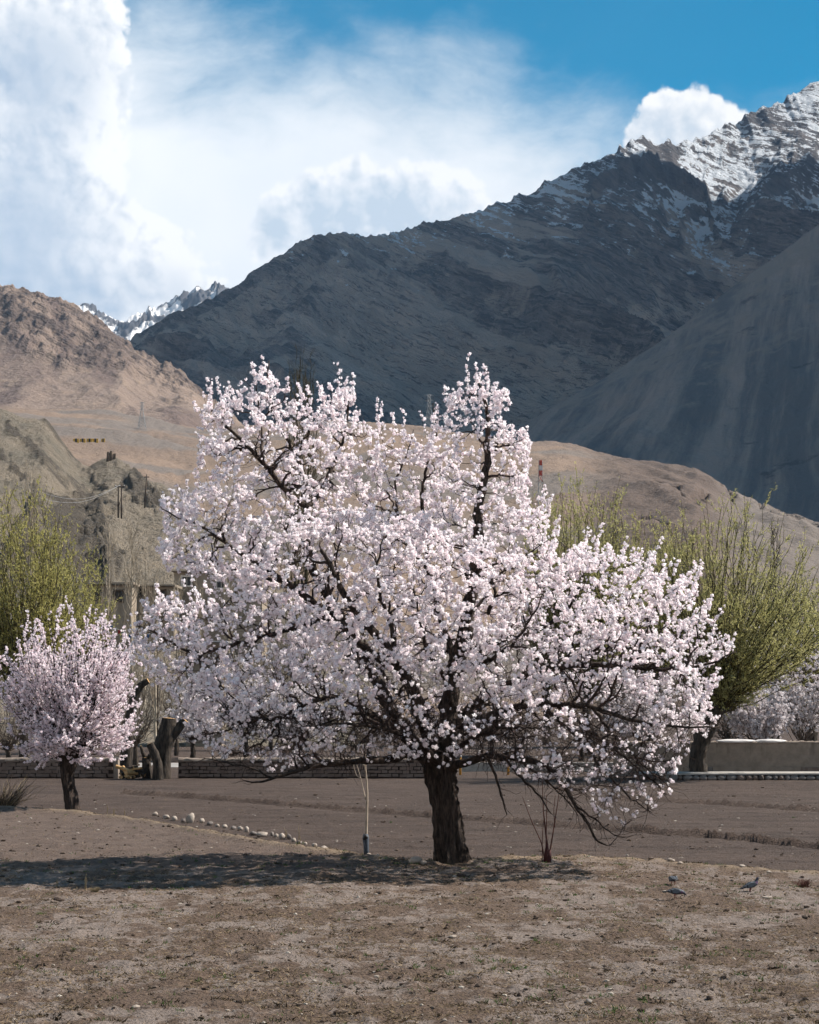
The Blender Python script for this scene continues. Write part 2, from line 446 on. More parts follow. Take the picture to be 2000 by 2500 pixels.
# ------------------------------------------------------------------ mountains: real slopes from foot to crest and down the back
TERR = []
def terrain(name, px0, px1, nu, nv, crest, crestY, foot, footY, prof, disp, mat, back=0.25, attrs=None, nback=14):
    px = np.linspace(px0, px1, nu)
    f = lambda tab: np.interp(px, [a for a, _ in tab], [c for _, c in tab])
    cy, cY, fy, fY = f(crest), f(crestY), f(foot), f(footY)
    k = 6; ker = np.ones(k) / k
    v = np.linspace(0, 1, nv) ** 0.92
    vb = np.linspace(0, 1, nback + 1)[1:]
    V_ = np.concatenate([v, 1 + vb * back])
    Y = fY[None] + (cY - fY)[None] * V_[:, None]
    X = (px[None] - 1000) / FPX * Y
    Zf = CAM_Z + (HOR - fy) / FPX * fY; Zc = CAM_Z + (HOR - cy) / FPX * cY
    vv = np.minimum(V_, 1)[:, None]
    wn = max(3, int(nu * 0.07)); kk = np.hanning(wn + 2)[1:-1]; kk /= kk.sum()
    Zs = np.convolve(np.pad(Zc, wn, mode='edge'), kk, 'same')[wn:-wn]; Zb = Zs[None] + (Zc - Zs)[None] * np.clip(vv, 0, 1) ** 5
    Z = Zf[None] + (Zb - Zf[None]) * prof(vv, px[None])
    drop = np.clip(V_ - 1, 0, None)[:, None] / back
    Z = Z - (Zc - Zf)[None] * (0.75 * drop ** 1.2)
    dz_, ax = disp(X, Y, Z, px[None] * np.ones_like(X), vv * np.ones_like(X))
    Z = Z + dz_
    A = {'vv': (vv * np.ones_like(X)).ravel()}
    for kx, ar in ax.items(): A[kx] = (ar * np.ones_like(X)).ravel()
    VV = np.stack([X, Y, Z], -1).reshape(-1, 3); FF = grid_faces(len(V_), nu)
    me = new_mesh(name, VV, [FF], mat, True, None, A)
    o = tag(link(name, me), kind='structure')
    TERR.append((name, BVHTree.FromPolygons([tuple(p) for p in VV[::1].tolist()], FF.tolist())) if name in HITS else (name, None))
    return o
HITS = {'rocky_hillside', 'terrace_plain', 'brown_hill'}
def hit(px, py, names=None):
    d = Vector(P(px, py, 1.0) - np.array([0, 0, CAM_Z])).normalized(); best = None
    for n, t in TERR:
        if t is None or (names and n not in names): continue
        h = t.ray_cast(Vector((0, 0, CAM_Z)), d)
        if h[0] is not None and (best is None or h[3] < best[3]): best = h
    return np.array(best[0][:]) if best else None

# far snow peaks
m_peak, nt, b, pos, nor = mat_base('far_peak_rock', 0.9)
nx, ny, nz = xyz(nor); x_, y2, z_ = xyz(pos)
sn = (noise(vmul(pos, (1, 1, 0.5)), 0.012, 6.0, 0.75) * 1.2 + attr(nt, 'gul') * 0.9).smooth(0.84, 1.0)
setc(nt, b, mix(sn, mix(noise(pos, 0.02, 5.0, 0.7), (0.045, 0.050, 0.060), (0.12, 0.12, 0.13)), (0.92, 0.95, 0.98)))
def d_peak(X, Y, Z, px, v):
    g = ridged(X / 200 + 0.5 * pn(X / 120, v * 4, 61), v * 4.5 + X / 500, 5, 0.55, 60)
    t = sstep(0.0, 0.3, v)
    g2 = ridged(X / 70 + v * 3, v * 12 + X / 200, 4, 0.55, 63)
    return (34 * (g - 0.85) + 14 * (g2 - 0.9)) * t, {'gul': 1 - np.clip(g / 1.5, 0, 1)}
terrain('snow_peaks', -150, 760, 420, 70,
        [(-150, 715), (0, 728), (60, 722), (110, 735), (150, 755), (205, 748), (240, 762), (290, 782), (310, 775), (335, 760), (370, 752), (400, 748), (430, 728), (460, 722), (480, 704), (500, 712), (525, 698), (545, 708), (570, 718), (640, 740), (760, 760)],
        [(-150, 8200), (760, 8200)], [(-150, 1000), (760, 1000)], [(-150, 6600), (760, 6600)], lambda v, px: v ** 1.0, d_peak, m_peak)

# main dark mountain with snow
m_mtn, nt, b, pos, nor = mat_base('slate_mountain', 0.92)
x_, y2, z_ = xyz(pos); nx, ny, nz = xyz(nor)
n1 = noise(pos, 0.004, 6.0, 0.65); n2 = noise(vmul(pos, (1, 1, 0.45)), 0.022, 6.0, 0.7)
wx = x_ + (n1 - 0.5) * 160.0
str_ = noise(vec(nt, (wx * 0.57 + z_ * 0.82) * 0.060, (wx * 0.82 - z_ * 0.57) * 0.0060, y2 * 0.004), 1.0, 5.0, 0.7)
chute = noise(vec(nt, (wx * 0.50 + z_ * 0.86) * 0.0110, (wx * 0.86 - z_ * 0.50) * 0.0012, 3.0), 1.0, 4.0, 0.55)
rock = mix(n2.smooth(0.3, 0.7), (0.125, 0.112, 0.108), (0.240, 0.200, 0.180))
rock = mix(str_.smooth(0.50, 0.60) * 0.9, rock, (0.050, 0.052, 0.058))
rock = mix(str_.smooth(0.46, 0.36) * 0.7, rock, (0.30, 0.26, 0.235))
rock = mix(noise(vmul(pos, (1, 1, 0.4)), 0.05, 6.0, 0.75).smooth(0.52, 0.66) * 0.55, rock, (0.042, 0.045, 0.052))
gravel = mix(n1.smooth(0.4, 0.65), (0.34, 0.28, 0.24), (0.46, 0.38, 0.32))
low_ = noise(vmul(pos, (1, 1, 0.3)), 0.009, 6.0, 0.7)
rock = mix((low_ * 1.15 + attr(nt, 'gul') * 0.60 + (n1 - 0.5) * 0.8 - (z_ - 500.0) * 0.00010).smooth(0.66, 0.80), rock, gravel)  # gravel in the gullies; its paleness also stands in for relief shading
sl = ((z_ - 1390.0) * 0.0024).min(-0.02) + (n2 - 0.5) * 2.2 + (n1 - 0.5) * 0.5 + (noise(vec(nt, (wx * 0.57 + z_ * 0.82) * 0.055, (wx * 0.82 - z_ * 0.57) * 0.009, y2 * 0.004), 1.0, 4.0, 0.7) - 0.5) * 3.4 + (noise(vmul(pos, (1, 1, 0.4)), 0.05, 6.0, 0.75) - 0.5) * 1.6 + attr(nt, 'gul') * 1.0 + (nz - 0.62) * 1.3 - attr(nt, 'cliff') * 2.2
snow = sl.smooth(0.34, 0.52)
fl = noise(vec(nt, (wx * 0.57 + z_ * 0.82) * 0.16, (wx * 0.82 - z_ * 0.57) * 0.022, y2 * 0.01), 1.0, 4.0, 0.75)
rock = mix(fl.smooth(0.52, 0.62) * 0.75, rock, (0.030, 0.032, 0.038))
rock = mix(fl.smooth(0.44, 0.34) * 0.6, rock, (0.40, 0.34, 0.30))
rock = mix(chute.smooth(0.575, 0.62) * 0.8, rock, (0.46, 0.385, 0.33))
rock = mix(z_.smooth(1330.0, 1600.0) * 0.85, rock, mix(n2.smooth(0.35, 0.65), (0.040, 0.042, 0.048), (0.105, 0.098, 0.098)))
setc(nt, b, mix(snow, rock, (0.62, 0.68, 0.74)), (1.22, 1.17, 1.14))
bump(nt, b, str_ * 1.8 + fl * 1.0 + n2 * 0.9 + noise(vmul(pos, (1, 1, 0.5)), 0.07, 6.0, 0.75) * 0.6, 42.0, 1.0)
def d_mtn(X, Y, Z, px, v):
    w = X + 220 * fbm(X / 900, Y / 900, 3, 0.5, 71)
    big = ridged(w / 620 + 0.35 * v, Y / 2600, 4, 0.5, 70)
    med = ridged(w / 170 + 0.5 * v, Y / 700, 4, 0.55, 75)
    # tilted beds: saw-tooth ledges
    s = (X * 0.42 + Z * 0.80 + 0.1 * Y) / 46.0 + 0.6 * fbm(X / 300, Y / 300, 3, 0.5, 78)
    saw = (s - np.floor(s)); saw = np.where(saw < 0.75, saw / 0.75, (1 - saw) / 0.25)
    bed = saw * sstep(0.45, 0.85, v + 0.25 * fbm(X / 500, Y / 500, 3, 0.5, 79)) * (0.35 + 0.9 * np.clip(pn(X / 260, Y / 260, 80) + 0.5, 0, 1))
    t = sstep(0.0, 0.25, v) * (1 - 0.93 * sstep(0.72, 1.0, v))
    t2 = 1 - 0.6 * sstep(0.8, 1.0, v)
    # broken dark cliff band under the shoulder
    cb_ = np.interp(px, [1380, 1450, 1600, 1720, 1800], [0.5, 0.905, 0.93, 0.86, 0.5])
    cliff = np.exp(-((v - cb_ - 0.012 * fbm(px / 22, v * 0, 4, 0.6, 90)) / 0.016) ** 2) * sstep(1400, 1460, px) * (1 - sstep(1700, 1770, px))
    sharp = sstep(1100, 1400, px)
    crest = (6 + 15 * sharp) * (ridged(X / 150 + 0.4 * pn(X / 90, 0 * X, 96), 0.3 + 0 * X, 5, 0.55, 95) - 0.9) * sstep(0.9, 1.0, v)
    fin = ridged(w / 52, Y / 160, 4, 0.6, 77)
    dz = 105 * (big - 0.95) * t + 24 * (med - 0.95) * t * t2 + 15 * bed * t2 + 8 * (fin - 0.9) * sstep(0, 0.2, v) + crest + 38 * cliff
    return dz, {'gul': 1 - np.clip(0.6 * big + 0.4 * med, 0, 1.3) / 1.3, 'cliff': cliff}
terrain('dark_mountain', -60, 2160, 680, 240,
        [(-60, 1010), (200, 900), (330, 822), (420, 775), (500, 745), (560, 718), (600, 690), (640, 655), (700, 612), (750, 586), (800, 574), (835, 564), (860, 572), (890, 577), (930, 576), (985, 563), (1020, 556), (1060, 550), (1100, 542), (1150, 530), (1200, 514), (1230, 502), (1270, 488), (1310, 468),
         (1345, 450), (1380, 432), (1420, 415), (1455, 400), (1470, 388), (1500, 382), (1540, 358), (1570, 348), (1600, 352), (1650, 362), (1690, 350), (1740, 330), (1775, 312), (1800, 304), (1830, 292), (1870, 272), (1910, 255), (1950, 232), (1985, 208), (2010, 196), (2060, 225), (2160, 260)],
        [(-60, 3300), (560, 3900), (850, 4100), (1450, 4900), (1800, 5500), (2160, 5800)],
        [(-60, 1120), (1000, 1130), (2160, 1130)], [(-60, 2500), (560, 2450), (1450, 2600), (2160, 2900)],
        lambda v, px: 0.62 * v + 0.38 * v ** 2.2, d_mtn, m_mtn)

# scree slope on the right
m_scree, nt, b, pos, nor = mat_base('grey_scree', 0.95)
x_, y2, z_ = xyz(pos)
sv = attr(nt, 'sx')
stre = noise(vec(nt, sv * 0.016, attr(nt, 'vv') * 1.3, 0.0), 1.0, 6.0, 0.68)
n2 = noise(pos, 0.02, 6.0, 0.7)
c = mix(stre.smooth(0.42, 0.60), (0.115, 0.118, 0.120), (0.300, 0.248, 0.215))
c = mix((n2 + (attr(nt, 'vv') - 0.5) * 0.35).smooth(0.55, 0.75), c, (0.250, 0.212, 0.180))
c = mix(noise(pos, 0.011, 5.0, 0.7).smooth(0.62, 0.70) * 0.8, c, (0.045, 0.048, 0.052))
setc(nt, b, c, (0.70, 0.675, 0.665))
bump(nt, b, n2 + noise(pos, 0.10, 5.0, 0.7) * 0.4, 8.0, 0.8)
def d_scree(X, Y, Z, px, v):
    sx = X + 260 * (1 - v) + 6 * fbm(X / 120, Y / 200, 3, 0.5, 101)
    g = fbm(sx / 95, v * 1.2, 4, 0.5, 100)
    r = ridged(sx / 330, v * 0.8, 3, 0.5, 103)
    t = sstep(0, 0.2, v) * (1 - 0.85 * sstep(0.8, 1.0, v))
    return (5 * g + 16 * (r - 0.9)) * t + 2.2 * fbm(X / 40, Y / 40, 4, 0.55, 104) * (0.3 + t), {'sx': sx}
terrain('scree_slope', 1150, 2350, 320, 160,
        [(1150, 1100), (1290, 1033), (1340, 1000), (1450, 940), (1530, 890), (1600, 842), (1680, 785), (1750, 732), (1830, 672), (1900, 622), (1960, 575), (2000, 545), (2350, 300)],
        [(1150, 2350), (1290, 2350), (2000, 2500), (2350, 2600)], [(1150, 1180), (1600, 1250), (2000, 1400), (2350, 1450)], [(1150, 1700), (2350, 1450)],
        lambda v, px: 0.8 * v + 0.2 * v ** 2, d_scree, m_scree)

# sunlit brown hill on the left
m_hill, nt, b, pos, nor = mat_base('brown_hill_soil', 0.95)
x_, y2, z_ = xyz(pos)
n1 = noise(pos, 0.006, 5.0, 0.6); n2 = noise(vmul(pos, (1, 1, 0.6)), 0.03, 6.0, 0.7)
sd = noise(vec(nt, (x_ * 0.6 + z_ * 0.9) * 0.035, (x_ * 0.9 - z_ * 0.6) * 0.006, y2 * 0.006), 1.0, 5.0, 0.65)
c = mix(n1.smooth(0.35, 0.65), (0.290, 0.226, 0.182), (0.235, 0.184, 0.152))
c = mix(noise(vec(nt, attr(nt, 'sx') * 0.010, attr(nt, 'vv') * 1.2, 0.0), 1.0, 3.0).smooth(0.48, 0.62) * 0.75, c, (0.150, 0.110, 0.098))
c = mix((n2).smooth(0.52, 0.7) * 0.6, c, (0.33, 0.26, 0.19))
c = mix(attr(nt, 'rock') * (sd + (n2 - 0.5) * 0.6).smooth(0.42, 0.60) * 0.85, c, (0.095, 0.073, 0.064))
setc(nt, b, c)
bump(nt, b, n2 + sd * attr(nt, 'rock') * 1.5 + noise(pos, 0.15, 5.0, 0.7) * 0.3, 11.0, 1.0)
def d_hill(X, Y, Z, px, v):
    sx = X + 120 * v + 25 * fbm(X / 150, Y / 260, 3, 0.5, 111)
    r = ridged(sx / 210, v * 0.7, 3, 0.45, 110)
    rock = sstep(0.62, 0.88, v + 0.22 * fbm(X / 130, Y / 160, 4, 0.55, 112) + 0.10 * (1 - sstep(300, 480, px)) - 0.12 * sstep(330, 500, px))
    s = (X * 0.75 + Z * 0.9) / 34.0 + 0.8 * fbm(X / 160, Y / 160, 3, 0.5, 113)
    saw = s - np.floor(s); saw = np.where(saw < 0.7, saw / 0.7, (1 - saw) / 0.3)
    t = sstep(0, 0.25, v) * (1 - 0.8 * sstep(0.75, 1.0, v))
    dz = 22 * (r - 0.85) * t + 4 * saw * rock * (1 - 0.5 * sstep(0.9, 1, v)) + 4 * fbm(X / 45, Y / 45, 5, 0.6, 114) * (0.25 + rock) \
        + (0.8 + 4 * rock) * (ridged(X / 28, Y / 40, 4, 0.6, 116) - 0.5)
    return dz, {'rock': rock, 'sx': sx}
terrain('brown_hill', -300, 640, 350, 165,
        [(-500, 560), (-200, 655), (0, 708), (35, 708), (60, 712), (100, 728), (125, 742), (165, 738), (195, 756), (230, 785), (260, 806), (300, 840), (330, 862), (370, 882), (400, 892), (430, 905), (460, 928), (500, 962), (540, 1000), (580, 1035), (640, 1085)],
        [(-500, 2700), (0, 2700), (640, 2350)], [(-500, 1010), (0, 1010), (300, 1040), (640, 1092)], [(-500, 1750), (640, 1900)],
        lambda v, px: 0.55 * v + 0.45 * v ** 1.8, d_hill, m_hill)

def ribs(px, py, segs):
    o = np.zeros_like(px)
    for x0, y0, x1, y1, w in segs:
        dx, dy = x1 - x0, y1 - y0; q = np.clip(((px - x0) * dx + (py - y0) * dy) / (dx * dx + dy * dy), 0, 1)
        e = ((px - x0 - q * dx) * -dy + (py - y0 - q * dy) * dx) / math.hypot(dx, dy)
        d = np.hypot(px - x0 - q * dx, py - y0 - q * dy)
        o = np.maximum(o, 1 - sstep(w * 0.45, w, d))
    return o
# tan terraces that fill the valley floor behind the village
m_terr, nt, b, pos, nor = mat_base('tan_terrace_soil', 0.95)
n1 = noise(pos, 0.008, 4.0, 0.6); n2 = noise(pos, 0.05, 6.0, 0.7)
c = mix(n1.smooth(0.40, 0.62), (0.260, 0.195, 0.147), (0.205, 0.157, 0.124))
c = mix(attr(nt, 'rgt') * 0.8, c, mix(n2.smooth(0.3, 0.7), (0.072, 0.053, 0.045), (0.118, 0.090, 0.076)))
c = mix(attr(nt, 'gray'), c, mix(n2, (0.150, 0.134, 0.122), (0.205, 0.182, 0.162)))
c = mix(n2.smooth(0.56, 0.72) * 0.5, c, (0.16, 0.122, 0.10))
c = mix(attr(nt, 'cut') * noise(pos, 0.03, 5.0, 0.7).smooth(0.42, 0.55), c, (0.080, 0.058, 0.050))
setc(nt, b, c)
bump(nt, b, n2 + noise(pos, 0.25, 5.0, 0.7) * 0.35, 4.0, 0.8)
def d_terr(X, Y, Z, px, v):
    lump = fbm(X / 140, Y / 190, 4, 0.5, 120)
    q = Y / 210 + 0.45 * fbm(X / 260, Y / 260, 3, 0.5, 122) + X / 900
    st = q - np.floor(q); step = np.where(st < 0.86, st / 0.86, (1 - st) / 0.14)
    rgt = sstep(1350, 1550, px)
    cut = np.exp(-((v - 0.80 - 0.05 * fbm(X / 60, Y * 0, 3, 0.6, 124)) / 0.035) ** 2) * rgt * (1 - sstep(1740, 1800, px)) + np.exp(-((v - 0.62 - 0.06 * fbm(X / 50, Y * 0, 3, 0.6, 126)) / 0.025) ** 2) * rgt * 0.6
    gul = ridged(X / 80 + 0.5 * v, v * 2.5, 4, 0.5, 128) * rgt
    py = HOR - (Z - CAM_Z) / Y * FPX + 5 * fbm(X / 14, Y / 20, 3, 0.6, 129); pxw = px + 9 * fbm(X / 12 + 9, Y / 18, 3, 0.6, 130)
    rb = ribs(pxw, py, [(1575,1186,1650,1190,7),(1600,1176,1690,1204,7),(1672,1204,1732,1222,9),(1690,1196,1725,1204,5),(1745,1180,1790,1222,5),(1560,1236,1640,1262,6),(1640,1262,1720,1286,6),(850,1122,905,1128,8),(1820,1236,1860,1244,4),(1860,1250,1990,1300,7)])
    cut = np.maximum(cut * 0.3, rb)
    t = sstep(0, 0.15, v) * (1 - 0.85 * sstep(0.86, 1.0, v))
    dz = (5 * lump + 6 * (step - 0.5) * (1 - rgt * 0.6) + 5 * (gul - 0.9) * rgt - 5 * cut) * t + 0.9 * fbm(X / 14, Y / 14, 4, 0.6, 127)
    gray = sstep(0.05, 0.35, fbm(X / 190, Y / 120, 3, 0.5, 125)) * (1 - rgt) * 0.9 * (1 - sstep(0.72, 0.9, v))
    gray = np.maximum(gray, sstep(1700, 1850, px) * (1 - sstep(0.86, 0.97, v)) * 0.8)
    return dz, {'rgt': rgt, 'gray': gray, 'cut': np.clip(cut, 0, 1)}
terrain('terrace_plain', -420, 2420, 450, 125,
        [(-420, 1010), (200, 1040), (330, 1052), (420, 1072), (500, 1082), (640, 1075), (800, 1062), (900, 1056), (1000, 1060), (1100, 1076), (1290, 1100), (1400, 1108), (1480, 1118), (1550, 1130), (1640, 1146), (1700, 1164), (1740, 1178), (1765, 1202), (1800, 1222), (1860, 1240), (1920, 1262), (1960, 1278), (2000, 1296), (2420, 1480)],
        [(-420, 2000), (330, 2000), (700, 1800), (1000, 1600), (1300, 1300), (1700, 950), (2420, 800)], [(-420, 1775), (1200, 1770), (2420, 1790)], [(-420, 300), (1200, 300), (2420, 200)],
        lambda v, px: lerp(1 - (1 - v) ** 1.25, v ** 0.75, sstep(1300, 1700, px)), d_terr, m_terr)

# rocky grey hillside above the village on the left
m_rock, nt, b, pos, nor = mat_base('grey_green_hillside', 0.95)
x_, y2, z_ = xyz(pos)
n1 = noise(pos, 0.022, 5.0, 0.62); n2 = noise(pos, 0.16, 6.0, 0.7); n3 = noise(pos, 0.7, 5.0, 0.7)
c = mix(n1.smooth(0.36, 0.6), (0.205, 0.190, 0.155), (0.300, 0.262, 0.205))
c = mix(n2.smooth(0.50, 0.72) * 0.8, c, (0.31, 0.27, 0.205))
c = mix(n3.smooth(0.54, 0.66) * 0.65, c, (0.070, 0.064, 0.052))
c = mix(attr(nt, 'rock') * (noise(vec(nt, (x_ * 0.75 + z_ * 0.7) * 0.28, (x_ - z_) * 0.05, y2 * 0.04), 1.0, 5.0, 0.7) + (n2 - 0.5) * 0.4).smooth(0.30, 0.50) * 0.9, c, (0.095, 0.083, 0.068))
setc(nt, b, c)
bump(nt, b, n2 * 1.0 + n3 * 0.6 + noise(pos, 2.2, 4.0, 0.7) * 0.25, 3.0, 1.0)
def d_rock(X, Y, Z, px, v):
    s = (X * 0.80 + Z * 0.78) / 15.0 + 0.9 * fbm(X / 40, Y / 55, 3, 0.5, 131) + 0.35 * fbm(X / 9, Y / 14, 2, 0.5, 139)
    saw = s - np.floor(s); saw = np.where(saw < 0.8, saw / 0.8, (1 - saw) / 0.2)
    rock = sstep(0.12, 0.40, fbm((X + Z) / 16, (X - Z) / 60 + Y / 200, 4, 0.55, 132) + 0.08)
    t = sstep(0.10, 0.35, v) * (1 - 0.55 * sstep(0.9, 1.0, v))
    py = HOR - (Z - CAM_Z) / Y * FPX + 5 * fbm(X / 6, Y / 9, 3, 0.6, 136); pxw = px + 5 * fbm(X / 5 + 9, Y / 8, 3, 0.6, 137)
    rib = ribs(pxw, py, [(20,1042,105,1118,12),(108,1024,195,1138,9),(85,1098,165,1180,11),(30,1150,62,1170,8),(85,1188,162,1240,7),(160,1170,215,1200,8),(215,1312,292,1392,11),(238,1308,305,1378,9),(330,1152,378,1218,7),(230,1232,300,1256,7),(185,1222,262,1246,5),(0,1108,40,1150,8),(205,1150,262,1186,6),(300,1180,345,1240,6),(250,1352,270,1420,8),(400,1205,450,1250,6)])
    dz = (1.5 * saw * rock + 2.0 * fbm(X / 22, Y / 30, 5, 0.5, 133) + 0.6 * rock * ridged(X / 7, Y / 12, 3, 0.5, 135)) * t + 0.8 * rib * (0.7 + 0.5 * pn(X / 4, Y / 6, 145)) + 0.55 * fbm(X / 4, Y / 5, 4, 0.65, 138) * t
    return dz, {'rock': np.clip(rock * t + rib, 0, 1)}
terrain('rocky_hillside', -350, 900, 360, 175,
        [(-500, 800), (-200, 915), (0, 995), (40, 1010), (75, 1022), (110, 1030), (130, 1052), (160, 1090), (190, 1128), (215, 1142), (245, 1128), (262, 1120), (285, 1121), (310, 1136), (350, 1165), (400, 1185), (430, 1205), (470, 1238), (520, 1290), (600, 1370), (700, 1450), (900, 1570)],
        [(-500, 520), (0, 500), (300, 470), (500, 380), (900, 260)], [(-500, 1830), (900, 1830)], [(-500, 118), (900, 118)],
        lambda v, px: 0.72 * v + 0.28 * v ** 2, d_rock, m_rock, back=0.35)
# low ground behind the right-hand wall rising to the hills stays part of the terraces

# ------------------------------------------------------------------ the cloud that shades the mountain, and the thin valley haze
m_cloud, nt, b, pos, nor = mat_base('cloud_white', 1.0)
setc(nt, b, mix(noise(pos, 0.002, 4.0), (0.80, 0.82, 0.85), (0.88, 0.89, 0.90)))
def cloud_deck(name, poly, z0, thick):
    poly = np.array(poly, float); lo, hi = poly.min(0), poly.max(0)
    n = 70; gx, gy = np.meshgrid(np.linspace(lo[0], hi[0], n), np.linspace(lo[1], hi[1], n))
    q = np.stack([gx.ravel(), gy.ravel()], 1)
    dist = np.full(len(q), 1e9); ins = np.zeros(len(q), bool)
    for a, c_ in zip(poly, np.roll(poly, -1, 0)):
        ab = c_ - a; t = np.clip(((q - a) @ ab) / (ab @ ab), 0, 1)
        dist = np.minimum(dist, np.linalg.norm(q - a - t[:, None] * ab, axis=1))
        cr = ((a[1] > q[:, 1]) != (c_[1] > q[:, 1])) & (q[:, 0] < (c_[0] - a[0]) * (q[:, 1] - a[1]) / (c_[1] - a[1] + 1e-9) + a[0])
        ins ^= cr
    sd = np.where(ins, dist, -dist) + 90 * fbm(q[:, 0] / 420, q[:, 1] / 420, 4, 0.55, 140)
    h = np.sqrt(np.clip(sd / 500, 0, 1))
    billow = 0.6 + 0.8 * np.abs(fbm(q[:, 0] / 500, q[:, 1] / 500, 4, 0.5, 141))
    zt = z0 + thick * h * billow + 2; zb = z0 - 60 * h * (1 + fbm(q[:, 0] / 300, q[:, 1] / 300, 3, 0.5, 142))
    F = grid_faces(n, n); keep = (sd[F] > 0).any(1); F = F[keep]
    N = len(q)
    Vt = np.column_stack([q, zt]); Vb = np.column_stack([q, np.minimum(zb, zt - 1)])
    e = np.concatenate([F[:, [0, 1]], F[:, [1, 2]], F[:, [2, 3]], F[:, [3, 0]]]); key = np.sort(e, 1); ky = key[:, 0].astype(np.int64) * N + key[:, 1]
    u, inv, cnt = np.unique(ky, return_inverse=True, return_counts=True); be = e[cnt[inv] == 1]
    W = np.stack([be[:, 0] , be[:, 1], be[:, 1] + N, be[:, 0] + N], 1)
    me = new_mesh(name, np.concatenate([Vt, Vb]), [F, F[:, ::-1] + N, W[:, ::-1]], m_cloud, True)
    return tag(link(name, me), kind='structure')
cloud_deck('cloud', [(3350, 2200), (3050, 2650), (2650, 3450), (1720, 3900), (1720, 5250), (3200, 5600), (7500, 6000), (7500, 2150)], 3600, 420)

hz = bpy.data.materials.new('valley_haze'); hz.use_nodes = True; nt = hz.node_tree; nt.nodes.clear()
pv = nt.nodes.new('ShaderNodeVolumePrincipled'); pv.inputs['Color'].default_value = (0.45, 0.68, 1.0, 1.0)
pv.inputs['Density'].default_value = HAZE; pv.inputs['Anisotropy'].default_value = 0.2
oo = nt.nodes.new('ShaderNodeOutputMaterial'); nt.links.new(pv.outputs[0], oo.inputs['Volume'])
hb = MB(); hb.box((0, 5450, 1260), (19000, 11400, 2560))
if HAZE > 0: tag(link('haze', hb.mesh('haze', hz)), kind='stuff')

# ------------------------------------------------------------------ plant building blocks
m_bark, nt, b, pos, nor = mat_base('dark_bark', 0.95)
oc = objco(nt); gr = noise(vmul(oc, (1, 1, 0.22)), 14.0, 6.0, 0.7)
setc(nt, b, mix(gr.smooth(0.35, 0.68), (0.016, 0.012, 0.010), (0.098, 0.075, 0.062)))
bump(nt, b, gr, 0.05, 1.0)
m_twig, nt, b, pos, nor = mat_base('twig_bark', 0.9)
setc(nt, b, mix(noise(objco(nt), 3.0, 3.0).smooth(0.4, 0.6), (0.030, 0.021, 0.018), (0.070, 0.050, 0.044)))
m_petal = leafy('apricot_petals', (0.95, 0.855, 0.875), (0.98, 0.945, 0.945), 0.5, cal=False)
m_petal2 = leafy('pink_petals', (0.925, 0.81, 0.84), (0.965, 0.905, 0.915), 0.5, cal=False)
m_petal3 = leafy('pale_petals', (0.62, 0.56, 0.56), (0.78, 0.73, 0.73), 0.4, cal=False)
m_willow = leafy('willow_leaves', (0.44, 0.43, 0.175), (0.60, 0.565, 0.28), 0.55)
m_willow2 = leafy('willow_leaves_yellow', (0.44, 0.42, 0.145), (0.60, 0.55, 0.235), 0.55)
m_wtwig = simple('willow_twig', (0.040, 0.034, 0.018), (0.105, 0.090, 0.042), 2.0)
m_ptwig = simple('poplar_twig', (0.38, 0.335, 0.26), (0.54, 0.485, 0.39), 2.0)
m_wbark = simple('willow_bark', (0.024, 0.020, 0.017), (0.085, 0.07, 0.056), 9.0, 0.95, 0.04, 20.0, (1, 1, 0.3))
m_shrub = simple('bare_shrub_twig', (0.070, 0.056, 0.046), (0.135, 0.108, 0.088), 2.0)
m_drygrass = leafy('dry_grass', (0.30, 0.235, 0.145), (0.46, 0.38, 0.26), 0.3)
m_green = leafy('green_grass', (0.045, 0.105, 0.026), (0.10, 0.165, 0.045), 0.35)

def rand_dirs(n, r=rng):
    v = r.normal(size=(n, 3)); return unit(v)
def bez(A, dA, B, dB, K, jit=0.0):
    """curves from A (leaving along dA) to B (arriving along dB); all (T,3)"""
    L = np.linalg.norm(B - A, axis=1, keepdims=True)
    c1 = A + dA * L * 0.35; c2 = B - dB * L * 0.30
    t = np.linspace(0, 1, K)[None, :, None]
    Q = (1 - t) ** 3 * A[:, None] + 3 * (1 - t) ** 2 * t * c1[:, None] + 3 * (1 - t) * t ** 2 * c2[:, None] + t ** 3 * B[:, None]
    if jit:
        j = rng.normal(size=Q.shape) * jit * L[:, None]; j[:, 0] = 0
        Q = Q + j
    return Q
def petal_cluster(C, R, nq, spread=1.0, r=rng, size=0.62):
    """around every centre C a ball of nq small petals; returns verts, faces, index of the centre"""
    N = len(C)
    d = rand_dirs(N * nq, r).reshape(N, nq, 3)
    nrm = unit(d + r.normal(size=d.shape) * 0.45)
    t1 = unit(np.cross(nrm, r.normal(size=d.shape))); t2 = np.cross(nrm, t1)
    rad = R[:, None, None]
    ctr = C[:, None, :] + d * rad * (0.55 + 0.35 * r.random((N, nq, 1))) * spread
    s = rad * size * (0.8 + 0.4 * r.random((N, nq, 1)))
    q = np.stack([ctr - t1 * s * 1.15 - t2 * s * 0.66, ctr + t1 * s * 1.15 - t2 * s * 0.66 + nrm * s * 0.2, ctr + t2 * s * 1.33], 2)
    V = q.reshape(-1, 3); F = np.arange(len(V)).reshape(-1, 3)
    return V, F, np.repeat(np.arange(N), nq * 3)
def leaf_quads(C, D, L, W, r=rng):
    """narrow leaves at C pointing along D"""
    n = unit(np.cross(D, r.normal(size=D.shape)))
    L = L[:, None]; W = W[:, None]
    q = np.stack([C - n * W, C + n * W, C + D * L], 1)
    V = q.reshape(-1, 3); return V, np.arange(len(V)).reshape(-1, 3)

